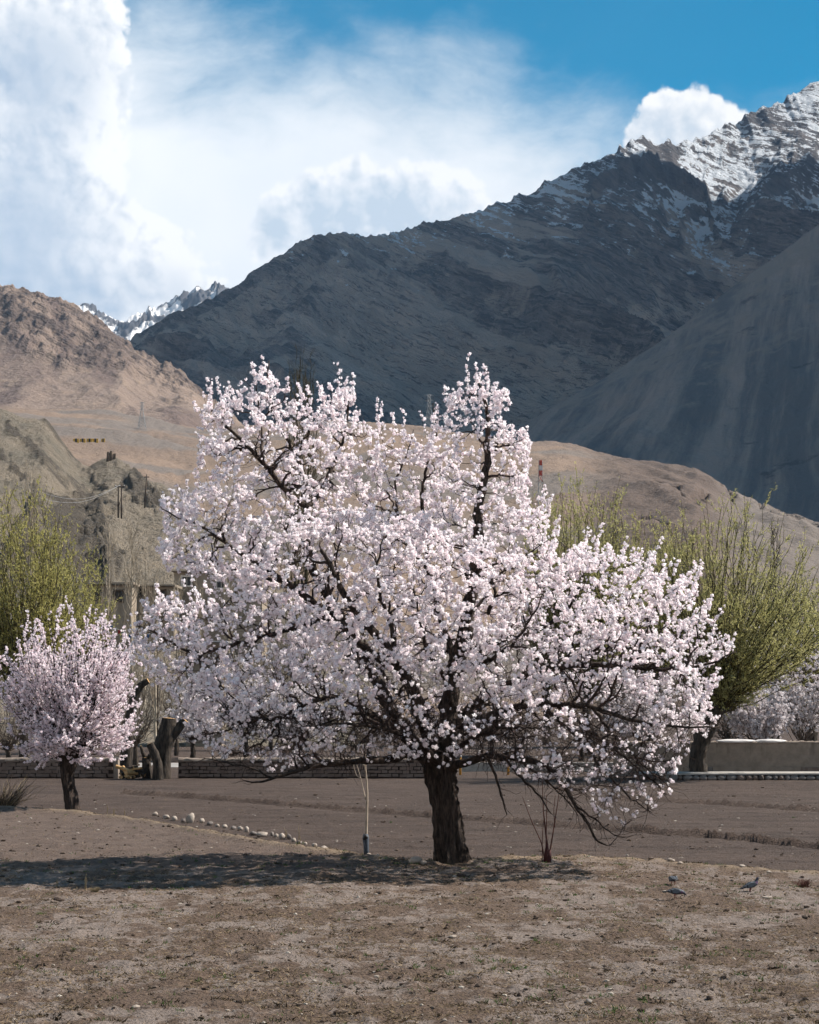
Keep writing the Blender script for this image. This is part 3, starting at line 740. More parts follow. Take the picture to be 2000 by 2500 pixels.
def trunk_mesh(name, pts, rad, mat, sides=40, rings=70, furrow=0.10, lobes=0.08, seed=0, flare=None):
    pts = np.asarray(pts, float); rad = np.asarray(rad, float)
    s = np.concatenate([[0], np.cumsum(np.linalg.norm(np.diff(pts, axis=0), axis=1))])
    u = np.linspace(0, s[-1], rings)
    def sm(a):
        o = np.interp(u, s, a)
        for _ in range(2): o[1:-1] = (o[:-2] + o[1:-1] * 2 + o[2:]) / 4
        return o
    Q = np.stack([sm(pts[:, i]) for i in range(3)], 1); R = sm(rad)
    V, F = tubes(Q[None], R[None], sides)
    V = V.reshape(rings, sides, 3); a = np.arange(sides) / sides * 2 * np.pi
    ax = Q[:, None, :]; dv = V - ax
    th = a[None] * np.ones((rings, 1)) + 0.25 * u[:, None]
    n = ridged(np.cos(th) * 3.2 + np.sin(th) * 0.7 + 5, np.sin(th) * 3.2 + u[:, None] * 0.9, 3, 0.55, seed)
    lob = np.cos(th * 3 + 1.1 * u[:, None] + seed) * 0.6 + np.cos(th * 5 + seed)
    k = 1 + furrow * (n - 0.8) + lobes * lob
    V = ax + dv * k[..., None]
    caps = [np.arange(sides)[None] + (rings - 1) * sides, np.arange(sides)[::-1][None]]
    return new_mesh(name, V.reshape(-1, 3), [F] + caps, mat, True), Q, R

class Skel:
    """growing set of branch nodes"""
    def __init__(s): s.p, s.t, s.r = [np.zeros((0, 3))], [np.zeros((0, 3))], [np.zeros(0)]
    def add(s, Q, R):                    # Q (T,K,3), R (T,K)
        t = np.gradient(Q, axis=1); s.p.append(Q.reshape(-1, 3)); s.t.append(unit(t).reshape(-1, 3)); s.r.append(R.reshape(-1))
    def arr(s): return np.concatenate(s.p), np.concatenate(s.t), np.concatenate(s.r)
def nearest(pts, nodes, bias=None):
    out = np.empty(len(pts), int)
    n2 = (nodes ** 2).sum(1)
    for i in range(0, len(pts), 400):
        d = n2[None] - 2 * pts[i:i + 400] @ nodes.T
        if bias is not None: d = d + (pts[i:i + 400] ** 2).sum(1)[:, None]; d = np.sqrt(np.maximum(d, 0)) + bias[None]
        out[i:i + 400] = d.argmin(1)
    return out
def in_poly(x, z, poly):
    ins = np.zeros(len(x), bool)
    for a, c_ in zip(poly, np.roll(poly, -1, 0)):
        ins ^= ((a[1] > z) != (c_[1] > z)) & (x < (c_[0] - a[0]) * (z - a[1]) / (c_[1] - a[1] + 1e-12) + a[0])
    return ins
def poly_dist(x, z, poly):
    q = np.stack([x, z], 1); d = np.full(len(q), 1e9)
    for a, c_ in zip(poly, np.roll(poly, -1, 0)):
        ab = c_ - a; t = np.clip(((q - a) @ ab) / (ab @ ab + 1e-12), 0, 1)
        d = np.minimum(d, np.linalg.norm(q - a - t[:, None] * ab, axis=1))
    return d

# ------------------------------------------------------------------ the big apricot tree
TY = 32.0                                     # the trunk stands where the ground shows its foot
def T(px, py, dy=0.0):                        # shape of the tree measured in its own upright plane, dy = towards (-) or away (+)
    q = P(px, py, TY); q[1] += dy; return q
base = T(1103, 2112)
tree = thing('apricot_tree', (base[0], base[1], gz(base[0], base[1])), 'large old apricot tree in full white blossom standing on the grassy bund', 'tree')
TL = np.array(tree.location[:])
def loc(V): return np.asarray(V) - TL

tp = [T(1110, 2135), T(1107, 2108), T(1098, 2060), T(1092, 1990), T(1084, 1940), T(1078, 1903), T(1073, 1872), T(1072, 1845)]
me, Q, R = trunk_mesh('trunk', loc(np.array(tp)), [0.40, 0.32, 0.266, 0.246, 0.248, 0.262, 0.29, 0.22], m_bark, 56, 90, 0.30, 0.045, 5)
link('trunk', me, tree)

LIMBS = [   # (points (px, py, depth), base radius, tip radius)
 ([(1088,1880,0),(1094,1800,.05),(1097,1743,.1),(1103,1685,.1),(1112,1627,.1),(1126,1583,.1),(1138,1540,.05),(1142,1496,0),(1150,1447,-.1),(1158,1395,-.15),(1167,1345,-.2),(1170,1300,-.2),(1162,1256,-.15),(1174,1215,-.1),(1184,1170,-.05),(1191,1130,0),(1193,1053,.1),(1190,1000,.1),(1176,950,.15),(1165,912,.2)], .20, .012),
 ([(1070,1872,-.1),(1048,1800,-.35),(1030,1743,-.6),(1002,1675,-.9),(985,1641,-1.1),(962,1610,-1.3),(925,1560,-1.6),(880,1511,-1.9),(850,1470,-2.1),(830,1420,-2.3),(800,1370,-2.4)], .16, .03),
 ([(1058,1872,.1),(1006,1817,.3),(975,1765,.5),(953,1727,.6),(925,1675,.8),(895,1627,.9),(855,1550,1.0),(800,1455,1.1),(758,1385,1.1),(745,1340,1.05),(740,1290,1.0),(741,1218,1.0)], .15, .062),
 ([(741,1220,1.0),(708,1206,.8),(680,1173,.6),(660,1149,.5),(631,1117,.4),(595,1076,.3),(554,1039,.2),(530,1015,.1),(505,985,.1)], .062, .012),
 ([(741,1220,1.0),(743,1177,1.1),(733,1137,1.1),(717,1100,1.2),(692,1052,1.2),(664,1003,1.2),(646,954,1.2),(640,900,1.2),(644,850,1.2)], .055, .010),
 ([(741,1218,1.0),(757,1208,1.2),(777,1169,1.5),(802,1108,1.7),(822,1064,1.8),(836,1003,1.9),(842,950,2.0),(846,915,2.0)], .050, .010),
 ([(631,1117,.4),(633,1084,.6),(629,1027,.7),(621,962,.8),(612,900,.8)], .028, .008),
 ([(850,1540,1.0),(790,1490,.6),(740,1450,.3),(700,1424,.1),(670,1401,0),(641,1386,-.1),(612,1369,-.2),(583,1348,-.2),(548,1325,-.3),(519,1302,-.3),(490,1285,-.4),(440,1270,-.5),(405,1250,-.5)], .075, .010),
 ([(690,1420,.1),(640,1405,.5),(577,1385,.8),(525,1375,1.0),(481,1363,1.1),(420,1360,1.2)], .040, .008),
 ([(1002,1675,-.9),(940,1620,-.6),(870,1560,-.5),(815,1505,-.4),(757,1522,-.5),(708,1543,-.7),(658,1555,-.9),(600,1575,-1.0),(540,1590,-1.0),(481,1600,-1.0),(438,1575,-1.0),(394,1546,-1.0),(350,1530,-1.0)], .075, .010),
 ([(1040,1850,-.2),(1004,1840,-.5),(935,1850,-1.1),(860,1852,-1.6),(785,1856,-2.0),(743,1871,-2.2),(691,1884,-2.4),(656,1897,-2.5),(630,1890,-2.5)], .090, .012),
 ([(1000,1810,.3),(940,1770,.1),(880,1725,-.1),(813,1697,-.3),(750,1718,-.4),(695,1750,-.5),(639,1757,-.5),(590,1767,-.6),(566,1784,-.6),(520,1790,-.6)], .070, .010),
 ([(690,1752,-.5),(672,1790,-.6),(640,1815,-.6),(611,1828,-.7),(570,1840,-.8)], .030, .008),
 ([(1085,1880,-.1),(1116,1865,-.3),(1188,1842,-.9),(1246,1843,-1.3),(1313,1859,-1.7),(1348,1888,-1.9),(1377,1946,-2.0),(1412,1996,-2.1),(1426,2036,-2.1),(1450,2040,-2.1)], .085, .014),
 ([(1186,1846,-.9),(1206,1897,-1.1),(1217,1946,-1.2),(1229,1978,-1.2)], .032, .010),
 ([(1226,1848,-1.2),(1261,1891,-1.5),(1299,1926,-1.6),(1328,1972,-1.7)], .030, .009),
 ([(1377,1946,-2.0),(1430,1985,-2.3),(1460,2018,-2.4),(1490,2020,-2.4)], .022, .008),
 ([(1092,1800,.1),(1130,1740,.2),(1200,1690,.1),(1270,1660,-.2),(1340,1635,-.5),(1410,1620,-.7),(1474,1628,-.9),(1532,1630,-1.0),(1590,1638,-1.1),(1662,1633,-1.1),(1720,1620,-1.1),(1770,1595,-1.1)], .095, .010),
 ([(1126,1585,.1),(1180,1572,.6),(1250,1560,.9),(1320,1535,1.1),(1387,1500,1.2),(1410,1468,1.2),(1436,1416,1.2),(1445,1360,1.2)], .070, .010),
 ([(1270,1660,-.2),(1350,1620,.5),(1416,1598,.9),(1503,1587,1.2),(1619,1567,1.4),(1690,1540,1.5),(1725,1500,1.5)], .055, .009),
 ([(1503,1587,1.2),(1540,1540,1.4),(1561,1497,1.5),(1590,1445,1.6),(1610,1400,1.6)], .035, .008),
 ([(1110,1780,-.2),(1200,1740,-.9),(1300,1715,-1.5),(1416,1723,-2.0),(1474,1746,-2.2),(1560,1765,-2.3),(1640,1770,-2.4),(1700,1770,-2.4)], .080, .010),
 ([(1340,1718,-1.6),(1420,1780,-1.5),(1500,1840,-1.4),(1560,1890,-1.4),(1600,1930,-1.4)], .045, .009),
 ([(1300,1715,-1.5),(1380,1790,-2.2),(1440,1870,-2.5),(1500,1930,-2.6),(1545,1962,-2.6)], .040, .008),
 ([(1246,1843,-1.3),(1300,1880,-1.0),(1360,1930,-.8),(1402,1985,-.7)], .030, .007),
 ([(1416,1723,-2.0),(1480,1800,-1.9),(1540,1860,-1.8),(1595,1905,-1.8)], .030, .007),
 ([(1500,1840,-1.4),(1580,1855,-1.2),(1645,1845,-1.1)], .022, .007),
 ([(691,1884,-2.4),(640,1860,-2.5),(590,1850,-2.5),(540,1840,-2.5)], .022, .007),
 ([(1158,1395,-.1),(1210,1440,-.6),(1190,1500,-.4)][::-1] + [(1265,1370,-.9),(1330,1330,-1.0)], .040, .008),
 ([(1140,1510,0),(1190,1450,.5),(1200,1410,.7),(1275,1365,1.0),(1330,1330,1.2)], .035, .008),
 ([(1112,1627,.1),(1082,1520,.5),(1062,1450,.8),(1045,1380,1.0),(1040,1300,1.2),(1030,1210,1.4),(1040,1120,1.5),(1070,1030,1.5),(1060,950,1.5)], .070, .010),
 ([(1045,1380,1.0),(1000,1320,1.3),(970,1240,1.6),(960,1150,1.8),(1000,1060,1.9),(1010,1010,1.9)], .045, .008),
 ([(962,1610,-1.3),(960,1540,-1.5),(930,1470,-1.8),(925,1400,-2.0),(940,1340,-2.1)], .050, .010),
 ([(1103,1720,-.1),(1080,1650,-1.0),(1040,1590,-1.7),(1020,1520,-2.2),(1010,1450,-2.5)], .060, .010),
 ([(1112,1640,0),(1180,1620,-1.0),(1240,1580,-1.7),(1280,1520,-2.2),(1300,1470,-2.4)], .055, .010),
 ([(1074,1850,.4),(1030,1760,1.3),(960,1680,2.1),(900,1600,2.7),(860,1500,3.0)], .080, .012),
 ([(1084,1850,.4),(1150,1760,1.4),(1230,1690,2.2),(1330,1620,2.7),(1420,1560,3.0)], .080, .012),
 ([(1070,1860,-.3),(1010,1800,-1.3),(940,1770,-2.2),(860,1760,-2.9),(780,1765,-3.3)], .070, .010),
 ([(1090,1855,-.3),(1140,1800,-1.3),(1200,1770,-2.3),(1290,1770,-3.0)], .065, .010),
]
skel = Skel()
for pts, r0, r1 in LIMBS:
    q = loc(np.array([T(*p_) for p_ in pts]))
    s = np.concatenate([[0], np.cumsum(np.linalg.norm(np.diff(q, axis=0), axis=1))])
    K = max(8, int(s[-1] / 0.11)); u = np.linspace(0, s[-1], K)
    Q = np.stack([np.interp(u, s, q[:, i]) for i in range(3)], 1)
    for _ in range(2): Q[1:-1] = (Q[:-2] + 2 * Q[1:-1] + Q[2:]) / 4
    Q[1:-1] += 0.012 * rng.normal(size=Q[1:-1].shape)
    R = r1 + (r0 - r1) * (1 - u / s[-1]) ** 0.85
    sd = 12 if r0 > 0.06 else 8
    V, F = tubes(Q[None], R[None] * 1.0, sd)
    V = V + 0.10 * R.repeat(sd)[:, None] * rng.normal(size=V.shape)
    link('limb', new_mesh('limb', V, [F, (np.arange(sd) + (K - 1) * sd)[None]], m_bark, True), tree)
    skel.add(Q[None], R[None])

SIL = np.array([(395,1160),(432,1220),(480,1190),(492,1120),(480,1050),(484,990),(520,955),(562,948),(598,930),(606,885),(640,846),(656,884),(682,930),(720,962),(752,965),(788,925),(800,900),(850,895),(872,955),(900,985),(942,960),(948,1000),(965,1030),(1008,985),(1018,1045),(1048,1000),(1044,945),(1072,925),(1110,955),(1148,915),(1165,905),(1204,940),(1238,985),(1252,1040),(1290,1056),(1306,1120),(1300,1180),(1330,1250),(1342,1290),(1372,1318),(1340,1360),(1382,1385),(1410,1328),(1470,1335),(1540,1366),(1620,1386),(1704,1418),(1692,1465),(1722,1490),(1736,1560),(1800,1575),(1775,1610),(1705,1660),(1722,1740),(1690,1790),(1652,1830),(1622,1900),(1560,1955),(1490,2005),(1440,1965),(1400,1935),(1330,1905),(1250,1880),(1130,1850),(1060,1862),(900,1850),(780,1866),(650,1880),(560,1862),(480,1800),(445,1720),(385,1650),(330,1600),(335,1525),(392,1480),(470,1490),(560,1470),(600,1430),(500,1412),(398,1390),(388,1300)], float)
SILW = np.array([[(a - 1000) / FPX * TY, CAM_Z + (HOR - c_) / FPX * TY] for a, c_ in SIL]) - TL[[0, 2]]
# lobes of the crown: centre px, py, depth, radii px, py, depth (m)
LOBES = [(600,1200,.5,230,310,1.5),(690,1080,1.0,170,230,1.3),(840,1060,1.7,110,190,1.2),(1170,1120,.3,140,240,1.25),(1190,1330,.4,200,210,1.7),(1010,1230,1.4,170,220,1.4),
         (880,1440,-.5,330,200,2.2),(1050,1570,-.2,500,300,3.1),(560,1350,.2,200,180,1.5),(560,1600,-.6,260,230,2.0),(820,1700,-.6,420,190,2.8),(1400,1560,.2,330,240,2.5),(1500,1700,-.8,260,220,2.2),(1480,1860,-1.5,170,150,1.5),(1270,1780,-1.0,300,140,2.5),(1640,1560,.2,170,170,1.7)]
def in_lobes(p):
    best = np.full(len(p), -9.0)
    for (cx, cy, cd, rx, ry, rd) in LOBES:
        c_ = T(cx, cy, cd) - TL; e = np.array([rx / 125.0, rd, ry / 125.0])
        best = np.maximum(best, 1 - np.sqrt((((p - c_) / e) ** 2).sum(1)))
    return best
def sample_crown(n, shell=None):
    out, m = [], 0
    while m < n:
        p = np.stack([rng.uniform(-6.2, 6.4, 60000), rng.uniform(-4.8, 4.8, 60000), rng.uniform(0.6, 10.4, 60000)], 1)
        p = p[in_poly(p[:, 0], p[:, 2], SILW)]
        f = in_lobes(p); p = p[f > 0]; f = f[f > 0]
        if shell is not None: k = rng.random(len(p)) < np.clip(shell(p, f), 0, 1); p = p[k]
        out.append(p); m += len(p)
    return np.concatenate(out)[:n]
CEN = T(1050, 1560) - TL
axis0 = T(1090, 1860) - TL
def outward(p):
    d = p - (axis0 + np.array([0, 0, 0.6])); d = unit(d)
    up = np.clip((p[:, 2:3] - 2.6) / 4.0, -0.25, 0.9)
    return unit(d * np.array([1, 1, 0.75]) + np.array([[0, 0, 1.0]]) * up)

# secondary branches, then branchlets, then twigs
skel_old = [a[skel.arr()[2] > 0.028] for a in skel.arr()]
TW_P, TW_R = [], []
def grow(targets, K, r_at, r_tip, jit, bias_r, dirmix):
    N_, Tn, Rn = skel.arr()
    order = np.argsort(np.linalg.norm(targets - axis0, axis=1)); targets = targets[order]
    # attach to nodes that lie nearer to the foot of the crown than the target
    idx = nearest(targets, N_, bias_r * np.linalg.norm(N_ - axis0, axis=1))
    A = N_[idx]; L = np.linalg.norm(targets - A, axis=1)
    ok = (L > 0.10) & (L < 2.6); A, B, idx = A[ok], targets[ok], idx[ok]
    o = outward(B)
    dA = unit(Tn[idx] * 0.6 + unit(B - A) * 0.8)
    dB = unit(o * dirmix + unit(B - A) + rng.normal(size=B.shape) * 0.25)
    Q = bez(A, dA, B, dB, K, jit)
    r0 = np.minimum(Rn[idx] * 0.75, r_at * (0.7 + 0.6 * rng.random(len(A))))
    R = r_tip + (np.maximum(r0, r_tip) - r_tip)[:, None] * (1 - np.linspace(0, 1, K)[None]) ** 0.9
    skel.add(Q, R)
    return Q, R, B
l1 = grow(sample_crown(380), 10, 0.030, 0.007, 0.020, 0.35, 0.5)
l2 = grow(sample_crown(2300), 7, 0.014, 0.0045, 0.028, 0.25, 0.6)
# twigs
def shellw(p, f):
    h = p[:, 2]
    low = 1 - sstep(2.6, 4.4, h + 0.10 * np.abs(p[:, 0])) * 1.0
    inner = sstep(0.12, 0.45, f)
    return 1.0 - 0.72 * inner - 0.25 * low * inner
l3 = grow(sample_crown(9000, shellw), 4, 0.007, 0.0028, 0.03, 0.10, 0.8)
l4p = sample_crown(4800, lambda p, f: (1 - sstep(2.2, 4.6, p[:, 2])) * (0.3 + sstep(0.02, 0.4, f)))
l4 = grow(l4p, 4, 0.006, 0.0030, 0.06, 0.05, 0.2)
# bare twigs bristling from the low limbs
N_, Tn, Rn = skel.arr(); lowk = np.where((N_[:, 2] < 3.0) & (N_[:, 2] > 0.3) & (Rn > 0.006) & (np.linalg.norm(N_ - axis0, axis=1) > 0.9))[0]
ii = rng.choice(lowk, 3000); A = N_[ii]; dd = unit(Tn[ii] * 0.5 + rng.normal(size=A.shape) * 0.6 + np.array([0, 0, -0.15])); ln = 0.12 + 0.38 * rng.random((len(A), 1))
l5Q = bez(A, dd, A + dd * ln, unit(dd + rng.normal(size=A.shape) * 0.5), 4, 0.04); l5 = (l5Q, 0.0028 + 0.004 * (1 - np.linspace(0, 1, 4))[None] * np.ones((len(A), 1)), None)
mb = MB()
for (Q, R, B_), sd in ((l5, 3), (l1, 5), (l2, 3), (l3, 3), (l4, 3)):
    V, F = tubes(Q, R, sd); mb.add(V, F)
tag(link('twigs', mb.mesh('twigs', m_twig, True), tree), kind='stuff')

# blossoms: puffs of petals strung along the outer part of each twig
def blossom_points(Q, dens, t0, thr):
    """Q (T,K,3): centres along t0..1 of each twig"""
    T_, K, _ = Q.shape; C = []
    for j in range(dens):
        t = t0 + (1 - t0) * (j + 0.8 * rng.random(T_)) / dens
        x = t * (K - 1); i = np.minimum(x.astype(int), K - 2); w = (x - i)[:, None]
        C.append(Q[np.arange(T_), i] * (1 - w) + Q[np.arange(T_), i + 1] * w)
    C = np.stack(C, 1)
    keep = rng.random(C.shape[:2]) < thr[:, None]
    return C[keep]
def bloom_prob(B):
    f = in_lobes(B); edge = poly_dist(B[:, 0], B[:, 2], SILW)
    h = B[:, 2]
    outer = 1 - sstep(0.10, 0.40, f)
    p = (0.34 + 0.26 * sstep(3.2, 5.0, h)) + (0.62 - 0.20 * sstep(3.2, 5.0, h)) * outer
    low = 1 - sstep(2.2, 4.3, h)
    front = sstep(0.5, -2.0, B[:, 1])
    p = p * (1 - low * (0.80 - 0.25 * front) * (1 - 0.55 * sstep(3.4, 5.2, B[:, 0])))
    g = pn(B[:, 0] * 1.05 + 0.6 * B[:, 1], B[:, 2] * 1.05 + 0.5 * B[:, 1], 150) + 0.45 * pn(B[:, 0] * 2.6 + B[:, 1], B[:, 2] * 2.6 - B[:, 1], 151)
    gm = 0.07 + 0.16 * sstep(3.2, 5.0, h)
    p = p * (gm + (1.05 - gm) * sstep(-0.36, 0.08, g))
    # few flowers right beside the old wood
    N_, Tn, Rn = skel_old; k = nearest(B, N_); p = p * (0.18 + 0.82 * sstep(0.10, 0.55, np.linalg.norm(B - N_[k], axis=1)))
    return np.clip(p, 0.02, 1)
C3 = blossom_points(l3[0], 10, 0.22, bloom_prob(l3[2]) * rng.uniform(0.30, 1.35, len(l3[2])))
C2 = blossom_points(l2[0], 10, 0.40, bloom_prob(l2[2]) * 0.8)
C1 = blossom_points(l1[0], 5, 0.55, bloom_prob(l1[2]) * 0.6)
C4 = blossom_points(l4[0], 2, 0.3, bloom_prob(l4[2]) * 0.30)
# pointed spikes standing out of the crown's edge
tips = l3[2]; f = in_lobes(tips); sel = tips[(poly_dist(tips[:, 0], tips[:, 2], SILW) < 0.30) & (tips[:, 2] > 3.0)]
sel = sel[rng.random(len(sel)) < 0.34]
so = unit(outward(sel) + np.array([0, 0, 0.9]) + rng.normal(size=sel.shape) * 0.2); sl_ = 0.18 + 0.42 * rng.random((len(sel), 1)) ** 1.5
SQ = bez(sel, so, sel + so * sl_, so, 4, 0.03)
V, F = tubes(SQ, np.full(SQ.shape[:2], 0.004), 3)
tag(link('shoot_tips', new_mesh('shoot_tips', V, [F], m_twig, True), tree), kind='stuff')
CS = blossom_points(SQ, 9, 0.05, np.full(len(SQ), 0.9))
CC = np.concatenate([C3, C2, C1, C4, CS]); CC = CC + rng.normal(size=CC.shape) * 0.020
RR = 0.019 + 0.020 * rng.random(len(CC)) ** 1.4
print('blossom puffs', len(CC))
tint = np.clip(rng.normal(0.55, 0.28, len(CC)), 0, 1)
# the ones that show largest are parts of their own
front = np.argsort(CC[:, 1] - 8 * RR)[:6000]; pick = rng.choice(front, 300, replace=False)
rest = np.setdiff1d(np.arange(len(CC)), pick)
V, F, ci = petal_cluster(CC[rest], RR[rest], 8, 1.0, rng, 0.74)
tag(link('blossoms', new_mesh('blossoms', V, [F], m_petal, False, None, {'tint': tint[rest][ci]}), tree), kind='stuff')
protos = []
for k in range(6):
    V, F, ci = petal_cluster(np.zeros((1, 3)), np.array([0.06]), 16)
    protos.append(new_mesh('blossom_cluster', V, [F], m_petal, False, None, {'tint': np.full(len(V), 0.4 + 0.1 * k)}))
for n, i in enumerate(pick):
    o = link('blossom_cluster', protos[n % 6], tree, CC[i]); o.scale = [RR[i] / 0.06 * 1.1] * 3; o.rotation_euler = (n, n * 0.7, n * 1.3)

# ------------------------------------------------------------------ other trees
def taper(n, K, r0, r1): 
    r0 = np.asarray(r0).reshape(-1, 1) * np.ones((n, 1)); return r1 + (r0 - r1) * (1 - np.linspace(0, 1, K)[None]) ** 0.8
def at_t(Q, t):
    T_, K, _ = Q.shape; x = np.clip(t, 0, 0.999) * (K - 1); i = np.minimum(x.astype(int), K - 2); w = (x - i)[..., None]
    ar = np.arange(T_).reshape([-1] + [1] * (t.ndim - 1))
    return Q[ar, i] * (1 - w) + Q[ar, i + 1] * w, unit(Q[ar, i + 1] - Q[ar, i])

def whip_tree(name, label, cat, group, px, Y, trunk, rad, tips, mats, n_side=4, side_len=0.7, leaf=None, puffs=None, bend=0.5, heads=None, r_whip=0.022, seed=1, z=None, jit=0.012, up=0.8):
    """trunk: list of (px,py); tips: (n,3) world whip ends; leaf=(count per shoot, length, width, t0) or puffs=(per shoot, radius, t0)"""
    r = np.random.default_rng(seed)
    bx = P(px, trunk[0][1], Y); z = LOW if z is None else z
    root = thing(name, (bx[0], Y, z), label, cat, group)
    O = np.array(root.location[:])
    tp = np.array([P(a, c_, Y) for a, c_ in trunk]) - O
    tp[0, 2] = min(tp[0, 2], -0.15)
    me, Q, R = trunk_mesh('trunk', tp, rad, mats[0], 24, 40, 0.25, 0.06, seed)
    link('trunk', me, root)
    hd = Q[-1] + np.array([[0, 0, 0.0]])
    B = tips - O; n = len(B)
    hs = np.concatenate([hd] + [[np.array(P(a, c_, Y)) + np.array([0, dd, 0]) - O] for a, c_, dd in (heads or [])])
    if heads:
        for h_ in hs[1:]:
            mbh = MB(); mid = (h_ + Q[-6]) / 2 + np.array([0, 0, -0.05]); mbh.tube([Q[-6], mid, h_], [R[-6] * 0.7, R[-1] * 0.6, R[-1] * 0.45], 10)
            link('limb', mbh.mesh('limb', mats[0], True), root)
    A = hs[r.integers(0, len(hs), n)] + r.normal(size=(n, 3)) * R[-1] * 0.45
    d = unit(B - A)
    dA = unit(d * np.array([1, 1, 0.7]) * (1 - bend * 0.3) + np.array([0, 0, 0.15]) + r.normal(size=d.shape) * 0.15)
    dB = unit(d * (1 - bend) + np.array([0, 0, up]) * bend + r.normal(size=d.shape) * 0.08)
    W = bez(A, dA, B, dB, 10, jit)
    mbt = MB(); V, F = tubes(W, taper(n, 10, r_whip * (0.6 + 0.8 * r.random(n)), 0.006), 4); mbt.add(V, F)
    t = 0.25 + 0.7 * r.random((n, n_side)); S, St = at_t(W, t)
    S = S.reshape(-1, 3); St = St.reshape(-1, 3)
    sd = unit(St * 0.9 + r.normal(size=St.shape) * 0.45 + np.array([0, 0, 0.25]))
    ln = side_len * (0.4 + 0.9 * r.random((len(S), 1)))
    SQ = bez(S, sd, S + sd * ln, unit(sd + np.array([0, 0, 0.5])), 5, 0.03)
    V, F = tubes(SQ, taper(len(S), 5, 0.008, 0.004), 3); mbt.add(V, F)
    tag(link('branches', mbt.mesh('branches', mats[1], True), root), kind='stuff')
    if leaf:
        k, L, Wd, t0 = leaf
        C, D = [], []
        for Qq, kk in ((W, int(k * 2.2)), (SQ, k)):
            tt = t0 + (1 - t0) * r.random((len(Qq), kk)); c_, d_ = at_t(Qq, tt); C.append(c_.reshape(-1, 3)); D.append(d_.reshape(-1, 3))
        C = np.concatenate(C) + 0.0; D = unit(np.concatenate(D) + r.normal(size=(sum(len(x) for x in D), 3)) * 0.6)
        V, F = leaf_quads(C + r.normal(size=C.shape) * 0.03, D, L * (0.6 + 0.8 * r.random(len(C))), Wd * (0.7 + 0.6 * r.random(len(C))), r)
        tag(link('crown', new_mesh('crown', V, [F], mats[2], False, None, {'tint': np.repeat(r.random(len(C)), 3)}), root), kind='stuff')
    if puffs:
        k, pr, t0 = puffs; C = []
        for Qq, kk, tz in ((W, int(k * 2.6), t0), (SQ, k, 0.0)):
            tt = tz + (1 - tz) * (np.arange(kk)[None] + r.random((len(Qq), kk))) / kk; c_, d_ = at_t(Qq, tt); C.append(c_.reshape(-1, 3))
        C = np.concatenate(C); C = C[r.random(len(C)) < 0.9] ; C = C + r.normal(size=C.shape) * pr * 0.4
        V, F, ci = petal_cluster(C, pr * (0.7 + 0.6 * r.random(len(C))), 8, 1.0, r, 0.66)
        ti = np.clip(r.normal(0.5, 0.3, len(C)), 0, 1)
        tag(link('crown', new_mesh('crown', V, [F], mats[2], False, None, {'tint': ti[ci]}), root), kind='stuff')
    return root

def tips_in(n, cx, cy, rx, ry, Y, rd, seed, low=-0.5, inner=0.55):
    """whip ends near the surface of an ellipsoid given in pixels at distance Y"""
    r = np.random.default_rng(seed); d = rand_dirs(n * 3, r); d = d[d[:, 2] > low][:n]
    c_ = P(cx, cy, Y); e = np.array([rx / FPX * Y, rd, ry / FPX * Y])
    return c_ + d * e * (inner + (1 - inner) * r.random((len(d), 1)) ** 0.6)

# pollarded pink apricot by the bund
YP = 49.6
tp_ = np.concatenate([tips_in(260, 168, 1668, 182, 205, YP, 2.1, 31, -0.35, 0.55), tips_in(90, 176, 1790, 172, 80, YP, 2.0, 32, -0.9, 0.6)])
whip_tree('apricot_tree', 'small pollarded apricot tree with pink blossom on straight whips and a short bare trunk', 'tree', None, 176, YP,
          [(178, 1990), (177, 1960), (168, 1925), (164, 1890), (168, 1862), (172, 1842)], [0.24, 0.20, 0.185, 0.19, 0.23, 0.19], tp_, (m_bark, m_twig, m_petal2),
          n_side=4, side_len=0.55, puffs=(9, 0.035, 0.05), bend=0.45, heads=[(140, 1800, -.2), (200, 1790, .1), (212, 1825, -.1), (128, 1835, .2), (170, 1770, 0)], seed=33)

WG = 'green willows beyond the walls'
YW = 72.0
tp_ = np.concatenate([tips_in(190, 1775, 1470, 265, 300, YW, 4.0, 41, -0.1, 0.55), tips_in(80, 1850, 1560, 240, 150, YW, 3.5, 42, -0.3, 0.5), tips_in(60, 1760, 1660, 110, 75, YW, 1.8, 43, -0.6, 0.6)])
whip_tree('willow_tree', 'pollarded willow with a dark leaning trunk and fan of green whips by the wall', 'tree', WG, 1706, YW,
          [(1708, 1905), (1706, 1880), (1704, 1840), (1716, 1795), (1735, 1750), (1745, 1722)], [0.42, 0.36, 0.34, 0.36, 0.40, 0.34], tp_, (m_wbark, m_wtwig, m_willow),
          n_side=7, side_len=0.95, leaf=(21, 0.12, 0.020, 0.18), bend=0.5, heads=[(1715, 1735, .1), (1775, 1725, -.1), (1755, 1700, .2)], r_whip=0.030, seed=44)
WIL = [  # px, Y, trunk top py, crown centre px, py, rx, ry, whips, label
 (1430, 100, 1690, 1430, 1380, 175, 265, 240, 'tall upright willow in thin green leaf behind the middle of the valley orchard'),
 (1590, 118, 1690, 1590, 1440, 170, 210, 150, 'loose yellow-green willow standing between two taller willows'),
 (60, 88, 1740, 60, 1440, 180, 300, 190, 'broad yellow-green willow with many stems behind the pink apricot tree'),
 (205, 104, 1740, 190, 1500, 115, 210, 90, 'slim yellow-green willow beside the mud houses'),
 (1985, 92, 1700, 1990, 1560, 120, 180, 90, 'green willow behind the plaster wall beside the pale blossom'),
 (1335, 122, 1690, 1335, 1370, 95, 220, 80, 'thin willow below the red and white mast'),
 (1880, 128, 1690, 1880, 1470, 140, 130, 80, 'low green willow on the slope behind the pollarded willow'),
]
